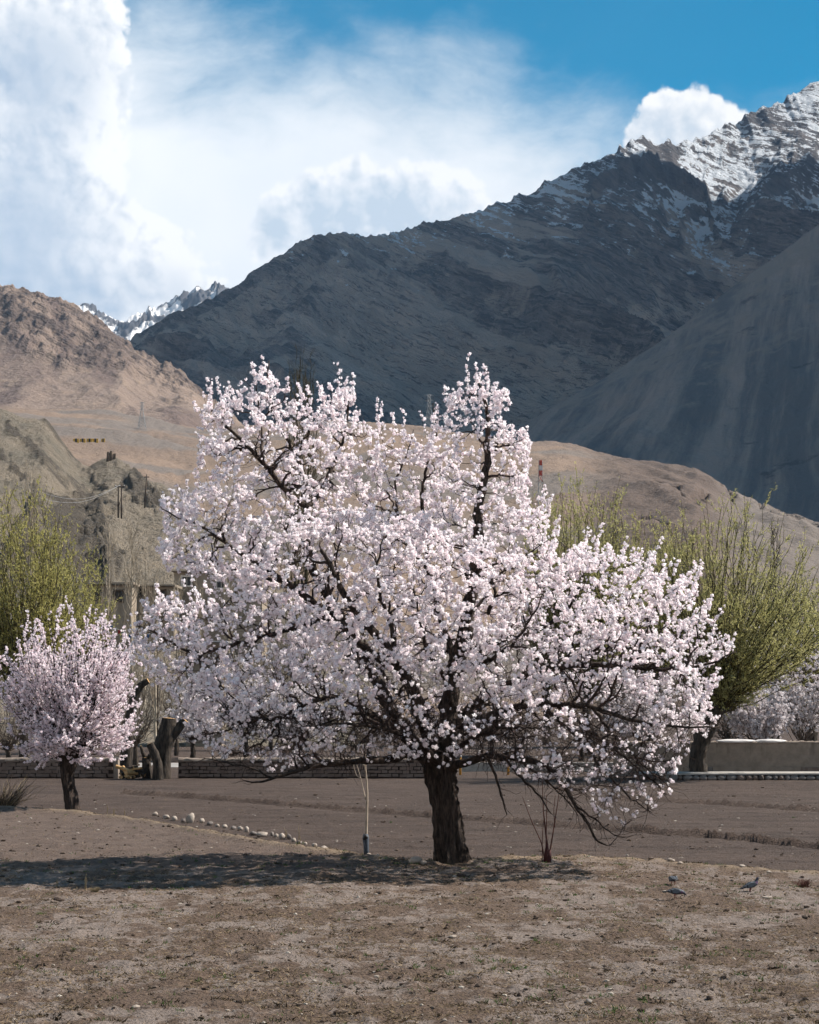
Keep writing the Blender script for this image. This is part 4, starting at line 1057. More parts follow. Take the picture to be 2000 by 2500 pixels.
for k, (px, Y, tt, cx, cy, rx, ry, nw, lab) in enumerate(WIL):
    mt = (m_wbark, m_wtwig, m_willow2 if k in (1, 2, 3) else m_willow)
    gy = HOR + (CAM_Z - LOW) * FPX / Y
    tp_ = tips_in(nw, cx, cy, rx, ry, Y, rx / FPX * Y * 0.9, 50 + k, -0.45, 0.30)
    whip_tree('willow_tree', lab, 'tree', WG, px, Y, [(px, gy + 4), (px, (gy + tt) / 2), (px + 4, tt)], [0.30, 0.24, 0.20], tp_, mt,
              n_side=7, side_len=1.3, leaf=(20, 0.15, 0.029, 0.05), bend=0.65, r_whip=0.035, seed=60 + k, up=1.0)

# bare poplars
def poplar(px, Y, top, w, label, seed, mat=m_ptwig):
    r = np.random.default_rng(seed); gy = HOR + (CAM_Z - LOW) * FPX / Y
    b_ = P(px, gy, Y); root = thing('poplar_tree', (b_[0], Y, LOW), label, 'tree', 'bare pale poplars'); O = np.array(root.location[:])
    H = (P(px, top, Y) - O)[2]
    K = 16; zz = np.linspace(-0.2, H, K); st = np.stack([0.12 * np.cumsum(r.normal(size=K)) * 0.35, 0.12 * np.cumsum(r.normal(size=K)) * 0.35, zz], 1)
    st[0, :2] = 0
    m = MB(); m.tube(st, 0.02 + 0.10 * (1 - np.linspace(0, 1, K)) * H / 14, 8); link('trunk', m.mesh('trunk', mat, True), root)
    n = int(44 * H / 12); t = 0.22 + 0.75 * r.random((1, n)); A, _ = at_t(st[None], t); A = A[0]
    a = r.random(n) * 6.283; ln = (0.5 + 1.6 * (1 - t[0]) + 0.6 * r.random(n))[:, None] * H / 12
    d0 = unit(np.stack([np.cos(a), np.sin(a), 1.3 + 0 * a], 1)); d1 = unit(np.stack([0.12 * np.cos(a), 0.12 * np.sin(a), 1 + 0 * a], 1))
    B = A + (d0 * 0.35 * np.array([w, w, 1.0]) + d1 * 0.9) * ln
    W = bez(A, d0, B, d1, 7, 0.012); m = MB(); V, F = tubes(W, taper(n, 7, 0.026, 0.009), 3); m.add(V, F)
    tt = 0.2 + 0.75 * r.random((n, 6)); S, D = at_t(W, tt); S = S.reshape(-1, 3); D = D.reshape(-1, 3)
    sd = unit(D + r.normal(size=D.shape) * 0.35); SQ = bez(S, sd, S + sd * (0.3 + 0.5 * r.random((len(S), 1))), unit(sd + np.array([0, 0, 0.5])), 4, 0.02)
    V, F = tubes(SQ, taper(len(S), 4, 0.012, 0.008), 3); m.add(V, F)
    tag(link('crown', m.mesh('crown', mat, True), root), kind='stuff')
POP = [(258, 130, 1300, 0.8, 'bare poplar in front of the western mud house'), (322, 125, 1290, 1.0, 'bare poplar with dense buff twigs in front of the grey hillside'), (392, 84, 1440, 0.5, 'pale bare poplar trunk rising beside the sawn-off stump'),
       (350, 140, 1370, 0.8, 'short bare poplar between the two mud houses'), (438, 128, 1430, 0.8, 'bare poplar below the house window'), (486, 132, 1440, 0.8, 'thin bare poplar right of the house window'), (560, 128, 1400, 0.9, 'bare poplar showing through the apricot blossom'),
       (85, 150, 1150, 0.7, 'tall bare poplar behind the broad willow'), (20, 150, 1190, 0.7, 'bare poplar at the foot of the grey hillside'), (722, 110, 905, 0.5, 'very tall poplar whose tip shows above the white blossom'), (745, 112, 930, 0.5, 'second very tall poplar tip above the white blossom'), (1890, 140, 1290, 0.7, 'thin bare poplar behind the pollarded willow')]
for k, (px, Y, top, w, lab) in enumerate(POP): poplar(px, Y, top, w, lab, 90 + k, m_wtwig if k in (9, 10, 11) else m_ptwig)

# pale blossom trees and bare shrubs beyond the walls
def low_tree(name, px, Y, cy, rx, ry, n, label, group, mats, seed, puffs=None, trunk_top=None, leaf=None, side=6):
    gy = HOR + (CAM_Z - LOW) * FPX / Y; tt = trunk_top or gy - 45
    tp_ = tips_in(n, px, cy, rx, ry, Y, rx / FPX * Y * 0.8, seed, -0.6, 0.4)
    whip_tree(name, label, 'tree' if puffs else 'shrub', group, px, Y, [(px, gy + 3), (px + 2, (gy + tt) / 2), (px, tt)], [0.16, 0.13, 0.11], tp_, mats, n_side=side, side_len=0.8, puffs=puffs, leaf=leaf, bend=0.35, r_whip=0.02, seed=seed, jit=0.03)
BL = [(470, 92, 1740, 80, 95, 'pale blossom tree behind the brick wall beside the stump'), (600, 96, 1720, 95, 110, 'pale blossom tree behind the middle of the brick wall'), (540, 120, 1640, 100, 90, 'pale blossom tree below the mud houses'),
      (730, 90, 1740, 90, 100, 'pale blossom tree hidden behind the apricot tree'), (1560, 98, 1720, 110, 110, 'pale blossom tree just behind the plaster wall and the apricot branches'), (1850, 84, 1720, 100, 95, 'pale blossom tree behind the plaster wall under the willow'), (1960, 88, 1650, 110, 120, 'pale blossom tree beside the green willow at the wall'), (1900, 120, 1560, 120, 90, 'distant pale blossom tree higher up the slope')]
for k, (px, Y, cy, rx, ry, lab) in enumerate(BL):
    low_tree('blossom_tree', px, Y, cy, rx, ry, 50, lab, 'pale blossom trees beyond the walls', (m_wbark, m_shrub, m_petal3), 120 + k, puffs=(3, 0.08, 0.3))
SH = [(330, 86, 1720, 90, 110, 'bare brown shrub behind the log pile'), (430, 100, 1640, 110, 120, 'bare brown thicket below the house window'), (20, 82, 1760, 90, 90, 'dark bare shrub behind the brick wall'), (270, 95, 1650, 90, 100, 'bare thicket behind the pink apricot tree'),
      (660, 110, 1600, 120, 110, 'bare shrub seen through the blossom'), (900, 92, 1780, 130, 70, 'bare shrub beyond the brick wall behind the big tree'), (1200, 96, 1780, 120, 80, 'bare shrub beyond the path posts'), (1420, 92, 1780, 120, 80, 'bare shrub behind the drooping branches'), (1780, 92, 1745, 90, 70, 'bare grey shrub behind the willow trunk'), (110, 92, 1740, 90, 100, 'bare shrub behind the pink tree trunk')]
for k, (px, Y, cy, rx, ry, lab) in enumerate(SH):
    low_tree('bare_shrub', px, Y, cy, rx, ry, 56, lab, 'bare shrubs beyond the walls', (m_wbark, m_shrub, m_shrub), 140 + k, side=6)

# ------------------------------------------------------------------ walls, path, kerb
m_brick = simple('mud_brick', (0.190, 0.142, 0.118), (0.275, 0.215, 0.182), 1.6, 0.95, 0.02, 18.0)
m_joint = simple('mud_joint', (0.045, 0.034, 0.030), (0.075, 0.058, 0.050), 6.0, 0.95)
m_coping = simple('mud_coping', (0.27, 0.225, 0.19), (0.36, 0.31, 0.26), 3.0, 0.95, 0.02, 14.0)
m_plaster, nt, b, pos, nor = mat_base('plaster', 0.92)
n1 = noise(vmul(pos, (1.0, 1.0, 0.16)), 1.9, 5.0, 0.65); n2 = noise(pos, 2.4, 6.0, 0.65)
x_, y_s, z_s = xyz(pos)
c = mix(n2.smooth(0.3, 0.7), (0.270, 0.228, 0.185), (0.38, 0.325, 0.27))
c = mix(n1.smooth(0.52, 0.66) * (z_s).smooth(0.15, 1.1) * 0.7, c, (0.15, 0.125, 0.10))  # streaks of shadow on the face put into the colour, stronger higher up
setc(nt, b, c); bump(nt, b, n2 + noise(pos, 25.0, 4.0) * 0.3, 0.02)
m_concrete = simple('concrete', (0.33, 0.32, 0.30), (0.47, 0.46, 0.435), 3.0, 0.9, 0.01, 20.0)
m_stone_a = simple('pale_stone', (0.33, 0.29, 0.25), (0.50, 0.455, 0.40), 5.0, 0.9, 0.015, 16.0)
m_stone_b = simple('grey_stone', (0.17, 0.155, 0.145), (0.27, 0.25, 0.235), 5.0, 0.9, 0.015, 16.0)
m_stone_c = simple('brown_stone', (0.20, 0.155, 0.13), (0.30, 0.245, 0.205), 5.0, 0.9, 0.015, 16.0)
m_road = simple('road_surface', (0.30, 0.30, 0.30), (0.38, 0.375, 0.365), 1.2, 0.9, 0.01, 12.0)
m_white = simple('white_sheet', (0.66, 0.66, 0.67), (0.78, 0.78, 0.78), 2.0, 0.7)

def brick_variants(n, size):
    out = []
    for k in range(n):
        m = MB(); V, F = ico(1); 
        m.box((0, 0, 0), (size[0] * rng.uniform(0.9, 1.02), size[1], size[2] * rng.uniform(0.86, 0.98)), jit=0.010)
        out.append(m.mesh('brick', m_brick))
    return out
def brick_wall(label, px0, px1, Y, courses, seed):
    r = np.random.default_rng(seed)
    x0, x1 = P(px0, 0, Y)[0], P(px1, 0, Y)[0]
    root = thing('mud_brick_wall', ((x0 + x1) / 2, Y, LOW), label, 'wall', 'mud-brick field walls'); xc = (x0 + x1) / 2
    bw, bh = 0.315, 0.158; var = brick_variants(7, (0.29, 0.26, 0.138))
    m = MB(); m.box((0, 0.06, courses * bh / 2 - 0.12), (x1 - x0, 0.22, courses * bh + 0.2)); link('core', m.mesh('core', m_joint), root)
    n = int((x1 - x0) / bw)
    for c_ in range(courses):
        off = (bw / 2 if c_ % 2 else 0.0) + r.uniform(-0.04, 0.04)
        for i in range(n):
            x = x0 + off + bw * (i + 0.5) + r.normal(0, 0.012)
            if x > x1 - 0.05: continue
            if c_ == courses - 1 and pn(x * 0.9, 3.3, seed) < -0.25: continue
            o = link('brick', var[r.integers(0, 7)], root, (x - xc, r.normal(0, 0.012), 0.05 + bh * (c_ + 0.5) + 0.015 * pn(x * 0.5, 1.7, 3)))
            o.rotation_euler = (0, r.normal(0, 0.03), r.normal(0, 0.03))
    # paler mud capping, lumpy
    K = max(12, int((x1 - x0) / 0.12)); xs = np.linspace(x0, x1, K) - xc
    top = courses * bh + 0.035 + 0.05 * np.array([pn(x * 0.8, 0.5, seed) for x in xs])
    sec = np.array([(-0.15, -0.05), (-0.13, 0.05), (0.0, 0.085), (0.18, 0.04), (0.18, -0.05)])
    V = np.stack([np.stack([np.full(5, x), sec[:, 0] + r.normal(0, 0.008, 5), t + sec[:, 1] + r.normal(0, 0.010, 5)], 1) for x, t in zip(xs, top)])
    link('coping', new_mesh('coping', V.reshape(-1, 3), [grid_faces(K, 5)[:, ::-1]], m_coping, True), root)
brick_wall('low mud-brick wall ending beside the log pile behind the pink apricot tree', -140, 278, 72.5, 5, 201)
brick_wall('long low mud-brick wall running from the sawn stump to behind the big apricot trunk', 436, 1085, 72.5, 5, 202)
# white-washed gate pillar
x = P(284, 0, 72.3)[0]
root = thing('gate_pillar', (x, 72.3, LOW), 'small pale gate pillar at the end of the brick wall by the logs', 'pillar')
m = MB(); m.box((0, 0, 0.40), (0.24, 0.24, 0.95), jit=0.012); link('shaft', m.mesh('shaft', m_coping), root)
m = MB(); m.box((0, 0, 0.90), (0.30, 0.30, 0.07), jit=0.010); link('cap', m.mesh('cap', m_stone_a), root)

# road behind the walls
V = []; xs = np.linspace(-60, 60, 60)
m = MB(); yy = 84 + 0.8 * np.sin(xs * 0.05)
V = np.stack([np.stack([xs, yy, np.full(60, LOW + 0.006)], 1), np.stack([xs, yy + 5.5, np.full(60, LOW + 0.006)], 1)])
tag(link('road', new_mesh('road', V.reshape(-1, 3), [grid_faces(2, 60)], m_road, False)), kind='structure')

# plaster wall, stone footing, kerb on the right
Yw = 74.2
x0, x1 = P(1500, 0, Yw)[0], P(2350, 0, Yw)[0]; xc = (x0 + x1) / 2
root = thing('plaster_wall', (xc, Yw, LOW), 'grey-brown plastered wall with painted shadow streaks and a pale footing course on the right', 'wall')
K, Zr = 160, 14
xs = np.linspace(x0, x1, K) - xc; Ht = 1.52 + 0.03 * np.array([pn(x * 0.5, 2.2, 7) for x in xs]) + 0.015 * rng.normal(size=K)
V = []
for j in range(Zr): V.append(np.stack([xs, -0.02 + 0.02 * np.array([pn(x * 0.9, j * 0.35, 8) for x in xs]), 0.30 + (Ht - 0.30) * j / (Zr - 1)], 1))
V.append(np.stack([xs, np.full(K, 0.35), Ht + 0.02], 1)); V.append(np.stack([xs, np.full(K, 0.36), np.full(K, -0.2)], 1))
link('face', new_mesh('face', np.array(V).reshape(-1, 3), [grid_faces(Zr + 2, K)], m_plaster, True), root)
m = MB(); m.box((0, 0.16, 0.06), (x1 - x0, 0.30, 0.62)); link('footing_core', m.mesh('footing_core', m_joint), root)
xx = x0 - xc
while xx < x1 - xc:
    w = rng.uniform(0.45, 1.15); m = MB(); m.box((0, 0, 0), (w - 0.02, 0.16, 0.46), jit=0.006)
    link('footing_block', m.mesh('footing_block', random.choice([m_plaster, m_plaster, m_stone_b, m_stone_c])), root, (xx + w / 2, -0.03 - 0.01 * rng.random(), 0.19)); xx += w
m = MB(); 
for i in range(K - 1): pass
Vc = np.stack([np.stack([xs, np.full(K, -0.06), Ht - 0.02], 1), np.stack([xs, np.full(K, -0.05), Ht + 0.045], 1), np.stack([xs, np.full(K, 0.16), Ht + 0.06 + 0.01 * rng.normal(size=K)], 1), np.stack([xs, np.full(K, 0.38), Ht + 0.03], 1)])
link('coping', new_mesh('coping', Vc.reshape(-1, 3), [grid_faces(4, K)], m_coping, True), root)
def lump_mesh(name, mat, size, seed, sub=3, rough=0.25, freq=1.3):
    V, F = ico(sub); n = fbm(V[:, 0] * freq + V[:, 2] * 0.7 + seed * 3.7, V[:, 1] * freq - V[:, 2] * 0.9 + seed, 3, 0.5, seed)
    V = V * (1 + rough * n)[:, None] * np.asarray(size); return new_mesh(name, V, [F], mat, True)
for k, (px, w) in enumerate([(1795, 0.9), (1880, 0.75)]):
    q = P(px, 1812, Yw + 0.2)
    tag(link('plastic_sheet', lump_mesh('plastic_sheet', m_white, (w, 0.30, 0.10), 210 + k, 3, 0.2), None, (q[0], Yw + 0.12, LOW + 1.58)),
        ['white sheet folded on the wall top near the willow trunk', 'second white sheet lying on the plaster wall top'][k], 'sheet')
m_ruinst = simple('dark_field_stone', (0.10, 0.085, 0.075), (0.18, 0.155, 0.138), 5.0, 0.9, 0.015, 16.0)
# kerb: concrete slab on field stones
Yk = 70.6
x0, x1 = P(1560, 0, Yk)[0], P(2350, 0, Yk)[0]; xc = (x0 + x1) / 2
root = thing('stone_kerb', (xc, Yk, LOW), 'pale concrete kerb laid on rounded field stones along the right field edge', 'kerb')
K = 60; xs = np.linspace(x0, x1, K) - xc; w_ = 0.02 * np.array([pn(x * 0.6, 0, 5) for x in xs])
sec = [(-0.02, 0.23), (-0.03, 0.30), (0.3, 0.315), (1.6, 0.31), (1.6, 0.0)]
V = np.stack([np.stack([xs, np.full(K, s0) + w_, np.full(K, s1) + 0.3 * w_], 1) for s0, s1 in sec])
link('slab', new_mesh('slab', V.reshape(-1, 3), [grid_faces(5, K)], m_concrete, False), root)
m = MB(); m.box((0, 0.45, 0.06), (x1 - x0, 0.8, 0.34)); link('bed', m.mesh('bed', m_joint), root)
xx = x0 - xc; sv = [lump_mesh('kerb_stone', mm, (1, 1, 1), 220 + k, 2, 0.35) for k, mm in enumerate([m_stone_b, m_stone_c, m_ruinst, m_stone_b, m_stone_c])]
while xx < x1 - xc:
    w = rng.uniform(0.18, 0.46); o = link('kerb_stone', sv[rng.integers(0, 5)], root, (xx + w / 2, 0.06, 0.10)); o.scale = (w * 0.55, 0.16, 0.15 * rng.uniform(0.75, 1.05)); xx += w * 1.02
# posts and cut stumps by the road behind the big tree
m_orange = simple('orange_paint', (0.50, 0.24, 0.03), (0.62, 0.33, 0.06), 4.0, 0.7)
m_cut = simple('fresh_cut_wood', (0.50, 0.30, 0.13), (0.66, 0.44, 0.22), 9.0, 0.85)
for k, (px, lab) in enumerate([(1124, 'short orange post close beside the big apricot trunk'), (1241, 'orange post beyond the field under the drooping branches')]):
    q = P(px, 0, 75.5); root = thing('post', (q[0], 75.5, LOW), lab, 'post', 'orange posts by the road')
    m = MB(); m.tube([(0, 0, -0.2), (0, 0, 0.5), (0.01, 0, 1.05 - 0.2 * (k == 0))], [0.06, 0.055, 0.05], 10); link('shaft', m.mesh('shaft', m_orange, True), root)
    m = MB(); m.tube([(0.01, 0, 1.03 - 0.2 * (k == 0)), (0.01, 0, 1.10 - 0.2 * (k == 0))], [0.06, 0.045], 10); link('cap', m.mesh('cap', m_white, True), root)
# low white wall of the road edge
q0, q1 = P(1120, 0, 79)[0], P(1560, 0, 79)[0]
root = thing('road_parapet', ((q0 + q1) / 2, 79.0, LOW), 'low pale concrete parapet along the road behind the apricot tree', 'parapet')
xx = q0
while xx < q1:
    m = MB(); m.box((0, 0, 0.18), (0.93, 0.25, 0.5), jit=0.008); link('block', m.mesh('block', m_concrete), root, (xx + 0.47 - (q0 + q1) / 2, 0, 0)); xx += 0.95

# ------------------------------------------------------------------ sawn stumps and logs at the gap
def cut_limb(mb, pts, rad, sides=18, cut=None, seed=0):
    pts = np.array(pts, float); K = 26; s = np.linspace(0, 1, len(pts)); u = np.linspace(0, 1, K)
    Q = np.stack([np.interp(u, s, pts[:, i]) for i in range(3)], 1); R = np.interp(u, s, rad)
    for _ in range(3): Q[1:-1] = (Q[:-2] + 2 * Q[1:-1] + Q[2:]) / 4
    V, F = tubes(Q[None], R[None], sides); V = V.reshape(K, sides, 3); a = np.arange(sides) / sides * 6.283
    k = 1 + 0.14 * (ridged(np.cos(a)[None] * 2 + u[:, None], np.sin(a)[None] * 2 + u[:, None] * 2, 3, 0.5, seed) - 0.8)
    V = (Q[:, None] + (V - Q[:, None]) * k[..., None]).reshape(-1, 3)
    mb.add(V, F, 0)
    ring = V[-sides:]; t = unit(Q[-1] - Q[-2]); c_ = ring.mean(0) + t * 0.01
    return ring, c_
def stump(label, Y, limbs, seed):
    b0 = P(*limbs[0][0][0], Y); root = thing('tree_stump', (b0[0], Y, LOW), label, 'tree stump', 'sawn-off willow stumps'); O = np.array(root.location[:])
    for i, (pts, rad) in enumerate(limbs):
        m = MB(); q = [np.array(P(a, c_, Y)) - O for a, c_ in pts]
        if i == 0 or pts[0][1] > 1880: q[0][2] = -0.1
        ring, c_ = cut_limb(m, q, rad, 18, None, seed + i)
        link('trunk' if i == 0 else 'limb', m.mesh('trunk', m_wbark, True), root)
        n = len(ring); rr = c_ + (ring - c_) * 0.97 + 0.012 * unit(c_ - np.mean(q, 0))
        F = np.array([[j, (j + 1) % n, n] for j in range(n)])
        link('cut_face', new_mesh('cut_face', np.vstack([rr, c_ + 0.02 * unit(c_ - np.array(q[-2]))]), [F], m_cut, False), root)
stump('thick pollard stump forking into two sawn limbs beside the brick wall', 71.8, [([(395, 1896), (396, 1860), (398, 1825), (408, 1795), (412, 1775), (414, 1754)], [0.40, 0.36, 0.40, 0.42, 0.38, 0.29]), ([(405, 1815), (425, 1790), (440, 1772), (452, 1758)], [0.28, 0.24, 0.20, 0.17])], 230)
stump('slim sawn stump leaning left in front of the thick stump', 71.2, [([(388, 1896), (386, 1868), (378, 1840), (366, 1816)], [0.22, 0.20, 0.18, 0.15])], 240)
stump('dark forked stump with thin shoots between the log pile and the slim stump', 72.2, [([(360, 1896), (358, 1870), (356, 1850)], [0.24, 0.20, 0.16]), ([(358, 1860), (350, 1840), (344, 1822)], [0.12, 0.09, 0.06]), ([(360, 1860), (366, 1846), (372, 1838)], [0.12, 0.10, 0.09])], 250)
stump('tall dark sawn limb standing behind the pink apricot tree', 76.0, [([(305, 1892), (312, 1790), (325, 1720), (340, 1675), (362, 1662)], [0.30, 0.26, 0.22, 0.18, 0.13]), ([(325, 1720), (332, 1690), (342, 1690)], [0.14, 0.12, 0.11])], 260)
LOGL = 'split log in the small pile at the wall gap'
for k in range(16):
    r_ = 0.045 + 0.05 * rng.random(); ln = 0.45 + 0.5 * rng.random()
    row = k // 6; px = 300 + (k % 6) * 7 + 3 * row + rng.normal(0, 2)
    q = P(px, 0, 71.6 + 0.12 * (k % 3)); root = thing('log', (q[0], q[1], LOW + 0.10 + 0.17 * row + 0.05 * rng.random()), LOGL, 'log', 'split logs piled at the wall gap')
    a = rng.normal(0.2, 0.7); tl = rng.normal(-0.15, 0.35); d = np.array([math.cos(a), math.sin(a), math.sin(tl)]); d = d / np.linalg.norm(d)
    m = MB(); m.tube([-d * ln / 2, np.zeros(3), d * ln / 2], [r_, r_ * 1.05, r_ * 0.95], 9, 0, False); link('bark', m.mesh('bark', m_wbark if k % 3 else m_cut, True), root)
    for s in (-1, 1):
        m = MB(); m.tube([d * s * ln * 0.496, d * s * ln * 0.503], [r_ * 0.99, r_ * 0.95], 9); link('cut_face', m.mesh('cut_face', m_cut), root)

# ------------------------------------------------------------------ mud houses
m_mud = simple('mud_render', (0.300, 0.255, 0.200), (0.385, 0.335, 0.270), 0.8, 0.95, 0.03, 6.0)
m_timber = simple('old_timber', (0.075, 0.055, 0.040), (0.13, 0.10, 0.075), 4.0, 0.9)
m_dark = simple('dark_interior', (0.012, 0.011, 0.010), (0.02, 0.018, 0.016), 1.0, 0.9)
m_frame = simple('white_frame', (0.62, 0.58, 0.53), (0.74, 0.71, 0.66), 3.0, 0.8)
m_glass = simple('window_glass', (0.02, 0.022, 0.025), (0.03, 0.033, 0.036), 1.0, 0.12)
def house(label, px0, px1, top, Y, hgt, wins, fm=None):
    fm = fm or m_timber
    x0, x1 = P(px0, 0, Y)[0], P(px1, 0, Y)[0]; z1 = P(0, top, Y)[2]; w = x1 - x0; dp = 6.0
    root = thing('mud_house', ((x0 + x1) / 2, Y, z1 - hgt), label, 'house', 'flat-roofed mud houses')
    # front wall with real openings
    ops = []
    for (px, py, ww, wh) in wins:
        c_ = P(px, py, Y); ops.append((c_[0] - (x0 + x1) / 2, c_[2] - (z1 - hgt), ww, wh))
    m = MB(); xs = sorted({-w / 2, w / 2} | {o[0] - o[2] / 2 for o in ops} | {o[0] + o[2] / 2 for o in ops}); zs = sorted({-3.0, hgt} | {o[1] - o[3] / 2 for o in ops} | {o[1] + o[3] / 2 for o in ops})
    for xa, xb in zip(xs[:-1], xs[1:]):
        for za, zb in zip(zs[:-1], zs[1:]):
            xm, zm = (xa + xb) / 2, (za + zb) / 2
            if any(abs(xm - o[0]) < o[2] / 2 and abs(zm - o[1]) < o[3] / 2 for o in ops): continue
            m.box((xm, 0.2, zm), (xb - xa, 0.4, zb - za))
    for s in (-1, 1): m.box((s * (w / 2 - 0.2), dp / 2 + 0.4, (hgt - 3) / 2), (0.4, dp, hgt + 3.0))
    m.box((0, dp + 0.6, (hgt - 3) / 2), (w, 0.4, hgt + 3.0))
    link('wall', m.mesh('wall', m_mud), root)
    m = MB(); m.box((0, dp / 2 + 0.3, hgt + 0.13), (w + 0.5, dp + 1.2, 0.24), jit=0.03); rf = link('roof', m.mesh('roof', m_mud), root)
    m = MB(); m.box((0, -0.25, hgt + 0.005), (w + 0.44, 0.28, 0.10)); link('eave_beam', m.mesh('eave_beam', m_timber), rf)
    for (x, z, ww, wh) in ops:
        m = MB(); t = 0.09
        m.box((x - ww / 2 - 0.04, -0.02, z), (t * 2, 0.12, wh + 4 * t)); m.box((x + ww / 2 + 0.04, -0.02, z), (t * 2, 0.12, wh + 4 * t))
        m.box((x, -0.024, z - wh / 2 - 0.04), (ww + 0.02, 0.14, t * 2)); m.box((x, -0.016, z + wh / 2 + 0.04), (ww + 0.02, 0.11, t * 2)); m.box((x, 0.14, z), (0.06, 0.06, wh))
        wn = link('window', m.mesh('window', fm), root)
        m = MB(); m.box((x, 0.22, z), (ww + 0.02, 0.03, wh + 0.02)); link('pane', m.mesh('pane', m_glass), wn)
house('mud house with a dark square window in a white frame left of the apricot crown', 425, 640, 1396, 186, 7.0, [(456, 1419, 1.05, 1.05), (540, 1425, 1.0, 1.0)], m_frame)
house('low mud house with a broken plaster patch behind the slim willow', 214, 322, 1428, 176, 6.0, [(240, 1450, 0.8, 1.2), (290, 1455, 0.9, 1.1)])
house('mud house with two small windows between the other two mud houses', 326, 424, 1432, 180, 6.0, [(345, 1448, 0.8, 0.9), (395, 1452, 0.8, 0.9)])
# tin roofed shed, white, half hidden
root = thing('shed', tuple(P(503, 1592, 120) * np.array([1, 1, 0]) + np.array([0, 0, LOW])), 'small shed with a pale tin roof seen through the blossom below the houses', 'shed')
z1 = P(0, 1572, 120)[2] - LOW
m = MB(); m.box((0, 0, z1 / 2 - 0.2), (2.6, 2.6, z1 + 0.2)); link('wall', m.mesh('wall', m_mud), root)
m = MB(); m.box((0, -0.2, z1 + 0.12), (3.4, 3.6, 0.12), jit=0.02); link('roof', m.mesh('roof', m_white), root)

# string of prayer flags
m_flags = [simple('flag_' + n_, c_, tuple(v * 1.2 for v in c_), 3.0, 0.9) for n_, c_ in (('blue', (0.08, 0.18, 0.42)), ('white', (0.7, 0.7, 0.7)), ('red', (0.48, 0.07, 0.06)), ('green', (0.08, 0.27, 0.12)), ('yellow', (0.62, 0.46, 0.08)))]
A_, B_ = P(268, 1524, 108), P(385, 1540, 108)
root = thing('prayer_flags', (A_[0], 108, LOW), 'string of small coloured flags hung between poles in front of the mud houses', 'flags'); O = np.array(root.location[:])
s = np.linspace(0, 1, 14); L = A_ + (B_ - A_) * s[:, None]; L[:, 2] -= 0.5 * np.sin(s * np.pi)
m = MB(); m.tube(L - O, np.full(14, 0.012), 4); link('cord', m.mesh('cord', m_white), root)
for e in (A_, B_):
    m = MB(); m.tube([(e[0] - O[0], 0, -0.2), (e[0] - O[0], 0, e[2] - O[2] + 0.1)], [0.05, 0.04], 8); link('pole', m.mesh('pole', m_timber, True), root)
for k in range(13):
    q = (L[k] + L[k + 1]) / 2 - O; m = MB(); dx_ = 0.085
    g = np.array([[q[0] - dx_, q[1], q[2]], [q[0] + dx_, q[1], q[2]], [q[0] + dx_ + 0.02, q[1] - 0.05, q[2] - 0.13], [q[0] + dx_, q[1] + 0.03, q[2] - 0.26], [q[0] - dx_, q[1] + 0.02, q[2] - 0.26], [q[0] - dx_ + 0.02, q[1] - 0.05, q[2] - 0.13]])
    m.add(g, [np.array([[0, 1, 2, 5], [5, 2, 3, 4]])]); link('flag', m.mesh('flag', m_flags[k % 5], True), root)

# ------------------------------------------------------------------ poles, pylons, mast, ruin, road barrier
m_steel = simple('galvanised_steel', (0.30, 0.33, 0.35), (0.42, 0.45, 0.47), 0.5, 0.5)
m_red = simple('red_paint', (0.45, 0.07, 0.04), (0.55, 0.10, 0.06), 0.5, 0.6)
m_pole = simple('wood_pole', (0.055, 0.042, 0.036), (0.10, 0.08, 0.066), 1.0, 0.9)
def pole_at(px, py_foot): 
    h = hit(px, py_foot, ['rocky_hillside']); return h if h is not None else P(px, py_foot, 420)
a, c_ = pole_at(289, 1264), pole_at(297, 1264)
hgt = 80 / FPX * a[1]
root = thing('power_pole', (a[0], a[1], a[2]), 'twin wooden power pole with crossarm on the grey hillside', 'power pole')
d = c_ - a; d[1] = 0; d = np.array([8 / FPX * a[1], 0, 0])
for q in (np.zeros(3), d):
    m = MB(); m.tube([q + [0, 0, -1], q + [0, 0, hgt]], [0.17, 0.12], 8); link('shaft', m.mesh('shaft', m_pole, True), root)
m = MB(); m.box((d[0] / 2, 0, hgt - 0.4), (d[0] + 1.4, 0.2, 0.22)); link('crossarm', m.mesh('crossarm', m_pole), root)
m = MB(); m.tube([(0.1, 0, hgt * 0.35), (d[0] - 0.1, 0, hgt * 0.62)], [0.07, 0.07], 6); link('brace', m.mesh('brace', m_pole, True), root)
for k in range(3):
    m = MB(); m.tube([(d[0] / 2 - 0.9 + 0.9 * k, 0, hgt - 0.3), (d[0] / 2 - 0.9 + 0.9 * k, 0, hgt - 0.02)], [0.08, 0.06], 8); link('insulator', m.mesh('insulator', m_white, True), root)
top_ = a + np.array([d[0] / 2, 0, hgt])
e = hit(90, 1238, ['rocky_hillside']); e = e if e is not None else P(90, 1238, 400)
for k in range(2):
    s = np.linspace(0, 1, 24)[:, None]; L = top_ + (e + np.array([0, 0, 3 - 1.2 * k]) - top_) * s; L[:, 2] -= 2.2 * np.sin(s[:, 0] * np.pi)
    m = MB(); m.tube(L - top_, np.full(24, 0.028), 4); tag(link('power_line', m.mesh('power_line', m_steel, True), None, top_), 'thin sagging power line leaving the twin pole along the grey hillside', 'cable', 'power lines on the hillside')
a = pole_at(353, 1240); hgt = 82 / FPX * a[1]
root = thing('power_pole', tuple(a), 'single leaning wooden power pole right of the twin pole on the hillside', 'power pole')
m = MB(); m.tube([(0, 0, -1), (0.5, 0, hgt)], [0.17, 0.11], 8); link('shaft', m.mesh('shaft', m_pole, True), root)
m = MB(); m.box((0.47, 0, hgt - 0.6), (1.2, 0.16, 0.16)); link('crossarm', m.mesh('crossarm', m_pole), root)

